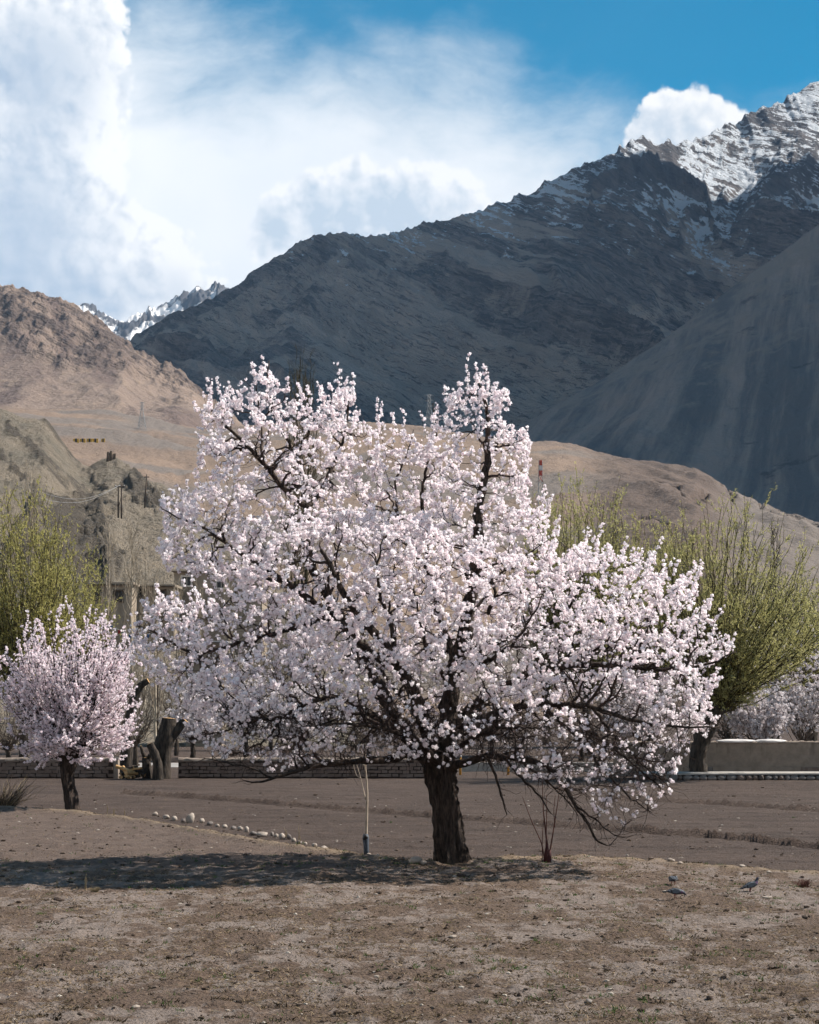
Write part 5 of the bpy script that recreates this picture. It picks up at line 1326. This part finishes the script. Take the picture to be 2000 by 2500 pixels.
def lattice(label, foot, H, wb, wt, name='pylon', arms=True, bands=None, th=0.3, cat='pylon'):
    root = thing(name, tuple(foot), label, cat); n = 8
    lv = np.linspace(0, 1, n + 1); W = lambda t: (wb + (wt - wb) * min(1.0, t / 0.72)) / 2 if arms else (wb + (wt - wb) * t) / 2
    for s0 in (-1, 1):
        for s1 in (-1, 1):
            m = MB(); m.tube([(s0 * W(t), s1 * W(t), H * t - (1.0 if t == 0 else 0)) for t in lv], np.full(n + 1, th / 2), 4); link('leg', m.mesh('leg', m_steel), root)
    for k in range(n):
        t0, t1 = lv[k], lv[k + 1]; m = MB()
        for f in range(4):
            c0 = [(-1, -1), (1, -1), (1, 1), (-1, 1)][f]; c1 = [(-1, -1), (1, -1), (1, 1), (-1, 1)][(f + 1) % 4]
            p00 = np.array([c0[0] * W(t0), c0[1] * W(t0), H * t0]); p11 = np.array([c1[0] * W(t1), c1[1] * W(t1), H * t1])
            p10 = np.array([c1[0] * W(t0), c1[1] * W(t0), H * t0]); p01 = np.array([c0[0] * W(t1), c0[1] * W(t1), H * t1])
            for u_, v_ in ((p00, p11), (p10, p01), (p01, p11)): m.tube([u_, v_], [th * 0.3, th * 0.3], 4)
        mt = m_steel if bands is None else (bands[k] if k < len(bands) else m_steel)
        link('bracing', m.mesh('bracing', mt), root)
    if arms:
        for t in (0.72, 0.85, 0.97):
            m = MB(); w = H * 0.11
            for s in (-1, 1):
                m.tube([(0, 0, H * t), (s * w, 0, H * t + 0.2)], [th * 0.5, th * 0.25], 4); m.tube([(0, 0, H * (t + 0.03)), (s * w, 0, H * t + 0.2)], [th * 0.35, th * 0.25], 4)
            link('crossarm', m.mesh('crossarm', m_steel), root)
    return root
def foot_at(px, py, Yd):
    h = hit(px, py, ['terrace_plain', 'brown_hill']); return h if h is not None else P(px, py, Yd)
f_ = foot_at(347, 1048, 1900); lattice('steel lattice pylon on the tan plain below the brown hill', f_, 66 / FPX * f_[1], 6.5, 1.6, th=0.26)
f_ = foot_at(1048, 1068, 1500); lattice('steel lattice pylon on the plain rim against the dark mountain', f_, 105 / FPX * f_[1], 7.5, 1.8, th=0.22)
f_ = foot_at(1320, 1265, 420); H = (1265 - 1124) / FPX * f_[1]
root = lattice('telecom mast with a red and white top rising behind the willows', f_, H, 1.9, 1.1, 'mast', False, [m_steel] * 5 + [m_red, m_white, m_red], th=0.16, cat='mast')
for k, mm in enumerate((m_red, m_white, m_red)):
    m = MB(); m.box((0, 0, H * (0.74 + 0.0875 * k + 0.04)), (1.35 - 0.1 * k, 1.35 - 0.1 * k, H * 0.08)); link('panel', m.mesh('panel', mm), root)

h = hit(271, 1124, ['rocky_hillside']); h = h if h is not None else P(271, 1124, 460)
root = thing('ruin', tuple(h), 'small crumbling stone ruin on the crest of the grey hillside', 'ruin')
m_ruin = simple('ruin_stone', (0.11, 0.085, 0.066), (0.20, 0.16, 0.125), 0.8, 0.95, 0.1, 3.0)
for k, (dx_, w, hh) in enumerate([(-0.7, 0.9, 2.3), (0.15, 0.8, 2.7), (0.95, 0.7, 1.9), (0.3, 2.6, 0.8)]):
    m = MB(); m.box((dx_, 0.3 * k - 0.4, hh / 2 - 0.4), (w, 1.2, hh + 0.8), jit=0.10, taper=0.75); link('wall_block', m.mesh('wall_block', m_ruin), root)
m_yel = simple('yellow_paint', (0.55, 0.35, 0.05), (0.65, 0.43, 0.08), 1.0, 0.7); m_blk = simple('black_paint', (0.03, 0.03, 0.03), (0.05, 0.05, 0.05), 1.0, 0.7)
for k, px in enumerate([186, 202, 219, 233, 252]):
    q = P(px, 1078, 640.0)
    hh = hit(px, 1079, ['terrace_plain', 'rocky_hillside'])
    q = hh if hh is not None else q; sc_ = q[1] / FPX
    root = thing('road_barrier', tuple(q), 'yellow and black painted concrete barrier block beside the high road' if px < 250 else 'last painted barrier block standing apart from the others beside the high road', 'barrier', 'painted barrier blocks' if px < 250 else None)
    for j in range(3):
        m = MB(); wd = (14 if px < 250 else 9) * sc_ / 3
        m.box(((j - 1) * wd, 0, 3.0 * sc_), (wd * 1.0, 2.2 * sc_, 10.0 * sc_)); link('block', m.mesh('block', m_blk if j == 1 else m_yel), root)

# ------------------------------------------------------------------ stones along the bund
STONES = [ # px, py (foot), width px, height px, tone
 (378, 1992, 14, 9, 'a'), (404, 2000, 17, 10, 'a'), (425, 2004, 16, 11, 'a'), (447, 2008, 11, 9, 'b'), (464, 2010, 20, 24, 'a'), (492, 2010, 13, 11, 'a'), (512, 2016, 16, 10, 'b'), (530, 2020, 12, 8, 'a'), (548, 2022, 14, 9, 'a'), (569, 2026, 13, 9, 'b'), (586, 2028, 14, 10, 'a'), (602, 2032, 10, 14, 'a'), (618, 2040, 18, 10, 'b'), (640, 2043, 26, 13, 'a'), (664, 2042, 10, 11, 'b'), (674, 2045, 10, 9, 'a'), (688, 2050, 17, 15, 'a'), (705, 2050, 12, 14, 'b'), (717, 2056, 11, 9, 'a'), (730, 2060, 13, 9, 'b'), (745, 2064, 10, 7, 'a'), (768, 2070, 14, 10, 'a'), (790, 2076, 20, 10, 'a'), (900, 2090, 14, 8, 'a'), (921, 2094, 12, 7, 'a'), (979, 2100, 20, 11, 'c'), (1015, 2110, 34, 16, 'a'), (1035, 2114, 14, 9, 'a'), (1640, 2110, 18, 9, 'a'), (1662, 2114, 14, 6, 'a'), (1815, 2124, 16, 5, 'a'), (1880, 2134, 12, 5, 'a')]
lumps = {t: [lump_mesh('stone', mm, (1, 1, 1), 300 + 7 * i + k, 2, 0.30) for k in range(4)] for i, (t, mm) in enumerate((('a', m_stone_a), ('b', m_stone_b), ('c', m_stone_c)))}
for k, (px, py, w, h, t) in enumerate(STONES):
    x = None; Y = CAM_Z * FPX / (py - HOR)
    for _ in range(6): Y = (CAM_Z - gz((px - 1000) / FPX * Y, Y)) * FPX / (py - HOR)
    q = P(px, py, Y); s = Y / FPX
    lab = {464: 'tall white boulder, biggest of the stones on the left bund', 1015: 'broad pale boulder half sunk beside the apricot trunk', 979: 'rounded brown stone near the foot of the apricot tree'}.get(px)
    grp = None
    if lab is None:
        if px < 860: lab, grp = {'a': ('pale rounded field stone in the row along the left bund', 'pale stones along the left bund'), 'b': ('grey field stone in the row along the left bund', 'grey stones along the left bund')}[t]
        elif px < 1100: lab, grp = 'small pale stone on the bund just left of the apricot trunk', 'stones by the apricot trunk'
        else: lab, grp = 'small pale stone on the grassy field edge behind the pigeons', 'stones behind the pigeons'
    o = link('stone', lumps[t][k % 4], None, (q[0], q[1] + 0.1, max(gz(q[0], q[1] + 0.1), q[2] - 0.04) + h * s * 0.40)); o.scale = (w * s * 0.54, w * s * 0.45, h * s * 0.62); o.rotation_euler = (rng.normal(0, 0.15), rng.normal(0, 0.15), rng.random() * 6)
    tag(o, lab, 'stone', grp)
def ground_pt(px, py):
    Y = CAM_Z * FPX / (py - HOR)
    for _ in range(6): Y = (CAM_Z - gz((px - 1000) / FPX * Y, Y)) * FPX / (py - HOR)
    q = P(px, py, Y); q[2] = gz(q[0], q[1]); return q
m_dung = simple('dark_clod', (0.040, 0.028, 0.022), (0.085, 0.062, 0.050), 8.0, 0.95, 0.02, 30.0)
for k, (px, py, w, h, t, lab) in enumerate([(1125, 2140, 18, 10, 'd', 'dark clod of soil below the apricot trunk'), (1208, 2136, 8, 6, 'd', 'small dark clod beside the bigger clod below the trunk'), (1113, 2316, 24, 11, 'd', 'dark clod lying on the bare earth of the near field'), (1105, 2288, 20, 7, 'a', 'flat pale stone on the near field beside the dark clod'), (1438, 2448, 18, 10, 'b', 'angular grey stone on the pale track of the near field'),
                                            (1873, 2192, 24, 4, 'a', 'flat pale stone right of the pigeons'), (1733, 2442, 18, 13, 'd', 'dark clod on the near field by the track'), (140, 2200, 26, 10, 'd', 'dark clod at the edge of the tree shadow'), (332, 2460, 22, 7, 'a', 'flat pale stone in the left of the near field'), (1415, 2108 + 3, 10, 5, 'b', 'small grey stone below the red shoots')]):
    q = ground_pt(px, py); s = q[1] / FPX
    me_ = lump_mesh('clod', m_dung, (1, 1, 1), 350 + k, 2, 0.45) if t == 'd' else lumps[t][k % 4]
    o = link('clod' if t == 'd' else 'stone', me_, None, q + np.array([0, 0, h * s * 0.30])); o.scale = (w * s * 0.55, w * s * 0.45, h * s * 0.6); o.rotation_euler = (0, 0, k * 1.3)
    tag(o, lab, 'clod' if t == 'd' else 'stone')

# ------------------------------------------------------------------ saplings, shoots, dry bush
m_pale = simple('pale_sapling_bark', (0.36, 0.31, 0.25), (0.50, 0.44, 0.36), 6.0)
m_redtwig = simple('red_shoot_bark', (0.090, 0.040, 0.034), (0.17, 0.085, 0.070), 5.0)
m_wrap = simple('blue_wrap', (0.055, 0.075, 0.105), (0.10, 0.13, 0.17), 9.0, 0.7, 0.01, 30.0)
m_redwrap = simple('dark_red_wrap', (0.050, 0.016, 0.016), (0.085, 0.030, 0.028), 9.0, 0.8)
b_ = ground_pt(895, 2088); Ys = b_[1]
root = thing('sapling', tuple(b_), 'thin pale sapling with a blue cloth wrap round its foot left of the big trunk', 'sapling')
def S(px, py, dy=0.0): q = P(px, py, Ys); q[1] += dy; return q - b_
def stick(parent, name, pts, r0, r1, mat, sides=8):
    q = np.array(pts, float); s = np.linspace(0, 1, len(q)); u = np.linspace(0, 1, max(6, len(q) * 4)); Q = np.stack([np.interp(u, s, q[:, i]) for i in range(3)], 1)
    for _ in range(2): Q[1:-1] = (Q[:-2] + 2 * Q[1:-1] + Q[2:]) / 4
    m = MB(); m.tube(Q, r0 + (r1 - r0) * u, sides); return link(name, m.mesh(name, mat, True), parent)
stick(root, 'stem', [S(895, 2094), S(894, 2040), S(896, 1980), S(897, 1930), S(893, 1880), S(892, 1840)], 0.040, 0.012, m_pale)
for pts in ([S(893, 1952), S(885, 1920, .1), S(878, 1890, .1), S(868, 1860, .2)], [S(881, 1900, .1), S(870, 1895, .1), S(863, 1870, .1), S(862, 1840, .1)], [S(894, 1890), S(889, 1860, -.1), S(880, 1835, -.2)], [S(895, 1905), S(890, 1870, .1), S(874, 1850, .1)]): stick(root, 'branch', pts, 0.016, 0.005, m_pale, 6)
m = MB(); Q = np.array([S(894.5, 2090), S(894.5, 2076), S(894, 2060), S(893, 2046), S(893, 2036)]); m.tube(Q, [0.062, 0.058, 0.062, 0.075, 0.05], 12); link('cloth_wrap', m.mesh('cloth_wrap', m_wrap, True), root)
m = MB(); m.tube(np.array([S(889, 2050), S(893, 2040), S(898, 2046)]) + [0, -0.06, 0], [0.03, 0.05, 0.03], 8); link('knot', m.mesh('knot', m_blk, True), root)
b_ = ground_pt(1336, 2100); Ys = b_[1]
root = thing('sapling', tuple(b_), 'young sapling of thin red shoots with dark wrapped foot right of the big trunk', 'sapling')
for pts, r in (([S(1336, 2106), S(1336, 2060), S(1331, 2020), S(1326, 1970), S(1324, 1900)], .026), ([S(1338, 2106), S(1346, 2060), S(1354, 2010), S(1362, 1960), S(1367, 1920)], .018), ([S(1334, 2106), S(1333, 2060), S(1335, 2000), S(1334, 1940)], .014), ([S(1330, 2106), S(1324, 2060), S(1300, 2010), S(1285, 1970), S(1276, 1945)], .012), ([S(1324, 2106), S(1324, 2040), S(1328, 2000)], .010), ([S(1355, 2020), S(1352, 1980), S(1356, 1940)], .009)):
    stick(root, 'shoot', pts, r, 0.005, m_redtwig, 7)
for px, h in ((1335, 44), (1341, 30)):
    m = MB(); m.tube([S(px - 2, 2104), S(px, 2104 - h * 0.5), S(px + 1, 2104 - h)], [0.055, 0.05, 0.022], 10); link('cloth_wrap', m.mesh('cloth_wrap', m_redwrap, True), root)

# dry bush at the left edge
b_ = ground_pt(0, 1964); 
root = thing('dry_bush', (P(-8, 0, 50.5)[0], 50.5, LOW), 'dry straw-coloured bush with dark base at the left field edge', 'bush')
r = np.random.default_rng(5); n = 260; a = r.random(n) * 6.283; rr = r.random(n) ** 0.5
A = np.stack([0.30 * rr * np.cos(a), 0.30 * rr * np.sin(a), -0.05 + 0 * a], 1); tl = 0.25 + 0.9 * rr
B = A + np.stack([np.cos(a) * tl, np.sin(a) * tl, 0.75 + 0.5 * r.random(n)], 1) * (0.6 + 0.5 * r.random((n, 1)))
Q = bez(A, unit(B - A + np.array([0, 0, 0.5])), B, unit(B - A), 6, 0.03)
V, F = tubes(Q[:150], taper(150, 6, 0.014, 0.004), 3); tag(link('stems', new_mesh('stems', V, [F], m_shrub, True), root), kind='stuff')
V, F = tubes(Q[150:], taper(110, 6, 0.010, 0.004), 3); tag(link('blades', new_mesh('blades', V, [F], m_drygrass, True, None, {'tint': r.random(len(V))}), root), kind='stuff')
m = MB(); V, F = ico(3); V = V * np.array([0.42, 0.36, 0.30]) * (1 + 0.3 * pn(V[:, 0] * 3, V[:, 1] * 3 + V[:, 2] * 2, 4))[:, None]; m.add(V + [0, 0, 0.1], F); link('base', m.mesh('base', m_dung, True), root)

# dry tufts one can pick out
TUF = [(1962, 2168, 46, 22, 'rusty dry grass tuft on the field edge right of the pigeons'), (232, 2178, 26, 16, 'small brown dry tuft on the lower edge of the tree shadow'), (262, 1986, 6, 26, 'thin straw stalk on the left bund'), (278, 1990, 7, 22, 'bent straw stalk on the left bund beside another'), (305, 1990, 6, 20, 'short straw stalk on the left bund near the stones'), (731, 2060, 8, 50, 'tall dry stalk among the bund stones'), (697, 2044, 6, 26, 'dry stalk behind the bund stones'), (208, 2172, 6, 40, 'pair of dry stalks in the tree shadow'), (140, 2165, 5, 26, 'single dry stalk in the tree shadow')]
for k, (px, py, w, h, lab) in enumerate(TUF):
    q = ground_pt(px, py); s = q[1] / FPX; r = np.random.default_rng(400 + k); n = 90 if w > 20 else 5
    a = r.random(n) * 6.283; A = np.stack([np.cos(a), np.sin(a), 0 * a], 1) * (w * s * 0.25 * r.random((n, 1))); A[:, 2] = -0.03
    B = A + np.stack([np.cos(a) * w * s * 0.4 * r.random(n), np.sin(a) * w * s * 0.4 * r.random(n), h * s * (0.5 + 0.6 * r.random(n))], 1)
    Q = bez(A, np.tile([[0, 0, 1.0]], (n, 1)), B, unit(B - A), 5, 0.04); V, F = tubes(Q, taper(n, 5, 0.006, 0.003), 3)
    root = tag(link('grass_tuft', new_mesh('grass_tuft', V, [F], m_redtwig if k == 0 else m_drygrass, True, None, {'tint': r.random(len(V))}), None, q), lab, 'grass tuft')

# ------------------------------------------------------------------ pigeons
m_pg_body, nt, b, pos, nor = mat_base('pigeon_grey', 0.6)
oc = objco(nt); ox, oy, oz = xyz(oc)
c = mix(noise(oc, 40.0, 3.0), (0.06, 0.075, 0.10), (0.095, 0.11, 0.135))
c = mix(ox.smooth(0.075, 0.10), c, (0.045, 0.05, 0.075)); c = mix(ox.smooth(-0.12, -0.15), c, (0.03, 0.033, 0.042)); setc(nt, b, c)
m_pg_neck = simple('pigeon_neck', (0.045, 0.10, 0.09), (0.14, 0.06, 0.15), 30.0, 0.35)
m_pg_wing, nt, b, pos, nor = mat_base('pigeon_wing', 0.6)
ox, oy, oz = xyz(objco(nt))
c = mix(noise(objco(nt), 50.0, 3.0), (0.10, 0.125, 0.155), (0.145, 0.17, 0.20))
bar = (ox + oz * 0.35 + 0.035).abs().smooth(0.012, 0.008) + (ox + oz * 0.35 + 0.082).abs().smooth(0.013, 0.009)
c = mix(bar.sat(), c, (0.02, 0.022, 0.028)); c = mix(ox.smooth(-0.105, -0.13), c, (0.035, 0.038, 0.048)); setc(nt, b, c)
m_pg_leg = simple('pigeon_leg', (0.20, 0.05, 0.045), (0.26, 0.075, 0.06), 40.0, 0.6)
m_pg_beak = simple('pigeon_beak', (0.03, 0.028, 0.028), (0.05, 0.046, 0.045), 40.0, 0.5)
m_eye = simple('pigeon_eye', (0.45, 0.12, 0.02), (0.5, 0.15, 0.03), 80.0, 0.2)
def loft(sections, n=20):
    """sections: centre (x,z), half width, half height up, half height down -> one closed skin"""
    V = []
    S_ = np.array(sections, float); t = np.linspace(0, 1, len(S_)); u = np.linspace(0, 1, 30)
    Q = np.stack([np.interp(u, t, S_[:, i]) for i in range(5)], 1)
    for _ in range(2): Q[1:-1] = (Q[:-2] + 2 * Q[1:-1] + Q[2:]) / 4
    ctr = np.stack([Q[:, 0], 0 * u, Q[:, 1]], 1); tg = unit(np.gradient(ctr, axis=0)); upv = unit(np.cross(tg, np.array([[0, -1.0, 0]])))
    upv = np.where(upv[:, 2:3] < -0.2, -upv, upv)
    a = np.arange(n) / n * 2 * np.pi
    V = ctr[:, None] + np.cos(a)[None, :, None] * Q[:, 2][:, None, None] * np.array([0, 1.0, 0]) + np.sin(a)[None, :, None] * np.where(np.sin(a)[None, :, None] > 0, Q[:, 3][:, None, None], Q[:, 4][:, None, None]) * upv[:, None]
    K = len(Q); idx = np.arange(K * n).reshape(K, n); i0, i1 = idx[:-1], idx[1:]
    F = np.stack([i0, np.roll(i0, -1, 1), np.roll(i1, -1, 1), i1], -1).reshape(-1, 4)
    return V.reshape(-1, 3), [F, np.arange(n)[::-1][None], (np.arange(n) + (K - 1) * n)[None]], ctr
def pigeon(px, py, yaw, pose, label):
    q = ground_pt(px, py); root = thing('pigeon', tuple(q), label, 'pigeon', None, yaw)
    if pose == 'stand':
        sec = [(-0.185, 0.070, .016, .005, .005), (-0.13, 0.080, .024, .010, .010), (-0.085, 0.098, .036, .024, .026), (-0.03, 0.118, .054, .044, .046), (0.03, 0.132, .058, .050, .054), (0.075, 0.152, .046, .044, .048), (0.098, 0.185, .029, .030, .032), (0.108, 0.215, .021, .022, .022), (0.120, 0.236, .021, .021, .021), (0.136, 0.243, .015, .015, .015), (0.146, 0.241, .006, .006, .006)]
        bk = [(0.144, 0, 0.240), (0.160, 0, 0.236), (0.168, 0, 0.230)]; ez = (0.130, 0.0185, 0.243); tilt = 0.0
    else:
        sec = [(-0.185, 0.118, .018, .006, .006), (-0.13, 0.118, .026, .012, .012), (-0.085, 0.116, .038, .026, .028), (-0.03, 0.116, .054, .044, .046), (0.03, 0.114, .057, .048, .050), (0.075, 0.110, .045, .042, .042), (0.108, 0.102, .030, .030, .030), (0.132, 0.090, .021, .021, .021), (0.150, 0.074, .019, .019, .019), (0.160, 0.062, .013, .013, .013), (0.165, 0.055, .005, .005, .005)]
        bk = [(0.163, 0, 0.058), (0.172, 0, 0.046), (0.176, 0, 0.036)]; ez = (0.152, 0.018, 0.076); tilt = 0.16
    V, F, ctr = loft(sec); m = MB(); m.add(V, F); bd = link('body', m.mesh('body', m_pg_body, True), root)
    V2, F2, _ = loft([(s[0], s[1], s[2] * 1.03, s[3] * 1.03, s[4] * 1.03) for s in sec[5:8]]); m = MB(); m.add(V2, F2); link('neck', m.mesh('neck', m_pg_neck, True), root)
    for s in (-1, 1):
        W = [(0.062, 0.0), (0.045, 0.035), (-0.02, 0.045), (-0.09, 0.020), (-0.155, -0.004), (-0.165, -0.014), (-0.10, -0.022), (-0.03, -0.034), (0.03, -0.030)]
        zc = 0.132 if pose == 'stand' else 0.122; n = len(W)
        off = lambda x: 0.060 * math.sqrt(max(0.0, 1 - ((x - 0.01) / 0.20) ** 2)) - 0.004
        inn = [(x, s * (off(x) - 0.012), zc + z_ + (0.30 * x if pose == 'stand' else -0.02 * x)) for x, z_ in W]; out = [(x * 0.96, s * (off(x) + 0.006), zc + z_ * 0.9 + (0.30 * x if pose == 'stand' else -0.02 * x)) for x, z_ in W]
        m = MB(); idx = np.arange(n); m.add(np.array(inn + out), [np.arange(n, 2 * n)[None], idx[::-1][None], np.stack([idx, np.roll(idx, -1), np.roll(idx, -1) + n, idx + n], 1)]); link('wing', m.mesh('wing', m_pg_wing), root)
        m = MB(); lx = 0.0 + (0.018 * s); m.tube([(lx, s * 0.026, 0.085), (lx - 0.012, s * 0.026, 0.040), (lx, s * 0.026, 0.004)], [0.013, 0.006, 0.005], 7)
        for a in (-0.5, 0.0, 0.5, math.pi): m.tube([(lx, s * 0.026, 0.006), (lx + 0.032 * math.cos(a), s * 0.026 + 0.032 * math.sin(a), 0.002)], [0.0045, 0.0028], 5)
        link('leg', m.mesh('leg', m_pg_leg, True), root)
        V_, F_ = ico(1); m = MB(); m.add(V_ * 0.004 + np.array([ez[0], s * ez[1], ez[2]]), F_); link('eye', m.mesh('eye', m_eye, True), bd)
    m = MB(); m.tube(bk, [0.006, 0.004, 0.001], 7); link('beak', m.mesh('beak', m_pg_beak, True), root)
    m = MB(); x_ = -0.15; zt = 0.076 if pose == 'stand' else 0.117
    m.box((-0.175, 0, zt - (0.010 if pose == 'stand' else 0.0)), (0.09, 0.052, 0.010), taper=0.9); link('tail', m.mesh('tail', m_pg_leg if False else m_pg_beak), root)
pigeon(1650, 2194, 0.05, 'peck', 'grey pigeon stooping with its head low, pecking beside another pigeon')
pigeon(1643, 2163, 1.75, 'peck', 'pigeon turned away and bent down so only its dark round back shows')
pigeon(1833, 2178, 0.15, 'stand', 'grey pigeon standing upright with raised head apart from the other two')

# ------------------------------------------------------------------ loose cover on the fields
def scatter(n, y0, y1, seed, want=None):
    r = np.random.default_rng(seed); y = 1 / (1 / y1 + (1 / y0 - 1 / y1) * r.random(n * 2)); x = (r.random(n * 2) * 2 - 1) * (0.262 * y + 1.5)
    k = np.ones(len(x), bool) if want is None else r.random(len(x)) < want(x, y)
    x, y = x[k][:n], y[k][:n]; return np.stack([x, y, ground_h(x, y)], 1), r
# clods of earth
def clod_p(x, y):
    d = bund_d(x, y); fur = 0
    for fx, fy in _fur: fur = np.maximum(fur, np.exp(-((y - np.interp(x, fx, fy)) / 0.5) ** 2) * ((x > fx[0]) & (x < fx[-1])))
    return np.clip(np.where(d < 0, 0.25 + 0.7 * (pn(x * 0.8, y * 0.8, 30) > 0.15), 0.24 + 1.0 * fur), 0, 1)
C, r = scatter(5000, 12, 68, 501, clod_p); V0, F0 = ico(1); n = len(C)
sz = (0.007 + 0.020 * r.random(n) ** 3) * (0.8 + C[:, 1] / 40)
V = C[:, None] + (V0[None] * (1 + 0.3 * r.normal(size=(n, len(V0), 1)))) * sz[:, None, None] * np.array([1.3, 1.1, 0.75]); V[..., 2] += sz[:, None] * 0.2
F = (F0[None] + (np.arange(n) * len(V0))[:, None, None]).reshape(-1, 3)
m_clod = leafy('earth_clods', (0.062, 0.046, 0.038), (0.150, 0.118, 0.100), 0.0)
tag(link('soil_clods', new_mesh('soil_clods', V.reshape(-1, 3), [F], m_clod, False, None, {'tint': np.repeat(r.random(n), len(V0))})), kind='stuff')
# pebbles
C, r = scatter(1500, 12, 60, 502); n = len(C); sz = (0.008 + 0.016 * r.random(n) ** 2) * (0.8 + C[:, 1] / 50)
V = C[:, None] + (V0[None] * (1 + 0.2 * r.normal(size=(n, len(V0), 1)))) * sz[:, None, None] * np.array([1.3, 1.0, 0.7])
F = (F0[None] + (np.arange(n) * len(V0))[:, None, None]).reshape(-1, 3)
m_peb = leafy('pebble_stone', (0.24, 0.20, 0.175), (0.52, 0.47, 0.42), 0.0)
tag(link('pebbles', new_mesh('pebbles', V.reshape(-1, 3), [F], m_peb, False, None, {'tint': np.repeat(r.random(n), len(V0))})), kind='stuff')
# dead straw and short dry grass
def straw_p(x, y):
    d = bund_d(x, y); near = (d < 0.4); lf = (x < -1.5) & (y > 29.5 - 0.25 * x)
    return np.where(near & ~lf, 0.12 + 0.85 * (fbm(x * 0.5, y * 0.5, 3, 0.5, 60) > -0.12), np.where(near, 0.12, 0.04)) + 1.2 * np.exp(-((d + 0.1) / 0.35) ** 2)
C, r = scatter(58000, 12, 60, 503, straw_p); n = len(C); a = r.random(n) * 6.283; t = r.random(n) ** 2 * 0.9
D = np.stack([np.cos(a) * np.cos(t), np.sin(a) * np.cos(t), np.sin(t)], 1)
V, F = leaf_quads(C + [0, 0, 0.008], D, 0.03 + 0.06 * r.random(n), (0.003 + 0.003 * r.random(n)) * (0.6 + C[:, 1] / 35), r)
m_straw = leafy('dead_straw', (0.13, 0.092, 0.060), (0.36, 0.275, 0.185), 0.2)
tag(link('dead_straw', new_mesh('dead_straw', V, [F], m_straw, False, None, {'tint': np.repeat(r.random(n), 3)})), kind='stuff')
# green tufts
def green_p(x, y):
    d = bund_d(x, y); tre = np.exp(-(((x - 1.5) / 4.5) ** 2 + ((y - 31.8) / 1.3) ** 2)); pg = np.exp(-(((x - 5.6) / 1.8) ** 2 + ((y - 26.5) / 2) ** 2))
    return np.clip(np.where(d < 0.3, 0.05 + 0.30 * (fbm(x * 0.7, y * 0.7, 3, 0.5, 61) > 0.25) + 0.95 * tre + 0.6 * pg, 0.004), 0, 1)
C, r = scatter(3000, 12, 50, 504, green_p); n = len(C); k = 12
CC2 = np.repeat(C, k, 0); N = len(CC2); sp = (0.018 + 0.06 * r.random(n)).repeat(k)[:, None]
off = r.normal(size=(N, 3)) * sp; off[:, 2] = 0; D = unit(np.stack([off[:, 0] * 6 + r.normal(size=N) * 0.35, off[:, 1] * 6 + r.normal(size=N) * 0.35, np.full(N, 0.8)], 1))
V, F = leaf_quads(CC2 + off, D, (0.02 + 0.05 * r.random(N)), 0.004 + 0.003 * r.random(N), r)
tag(link('green_grass', new_mesh('green_grass', V, [F], m_green, False, None, {'tint': np.repeat(r.random(N), 3)})), kind='stuff')
# dark withered tufts
C, r = scatter(1500, 12, 34, 505, lambda x, y: np.where(bund_d(x, y) < 0.2, 0.15 + 0.8 * (fbm(x * 0.9, y * 0.9, 3, 0.5, 63) > 0.1), 0.0)); n = len(C); k = 12
CC2 = np.repeat(C, k, 0); N = len(CC2); sp = (0.02 + 0.06 * r.random(n) ** 2).repeat(k)[:, None]
off = r.normal(size=(N, 3)) * sp * np.array([1.5, 1.0, 0]); D = unit(np.stack([off[:, 0] * 8 + r.normal(size=N) * 0.6, off[:, 1] * 8 + r.normal(size=N) * 0.6, np.full(N, 0.45)], 1))
V, F = leaf_quads(CC2 + off, D, 0.025 + 0.045 * r.random(N), 0.005 + 0.005 * r.random(N), r)
m_wither = leafy('withered_leaves', (0.035, 0.026, 0.018), (0.10, 0.080, 0.050), 0.1)
tag(link('withered_weeds', new_mesh('withered_weeds', V, [F], m_wither, False, None, {'tint': np.repeat(r.random(N), 3)})), kind='stuff')
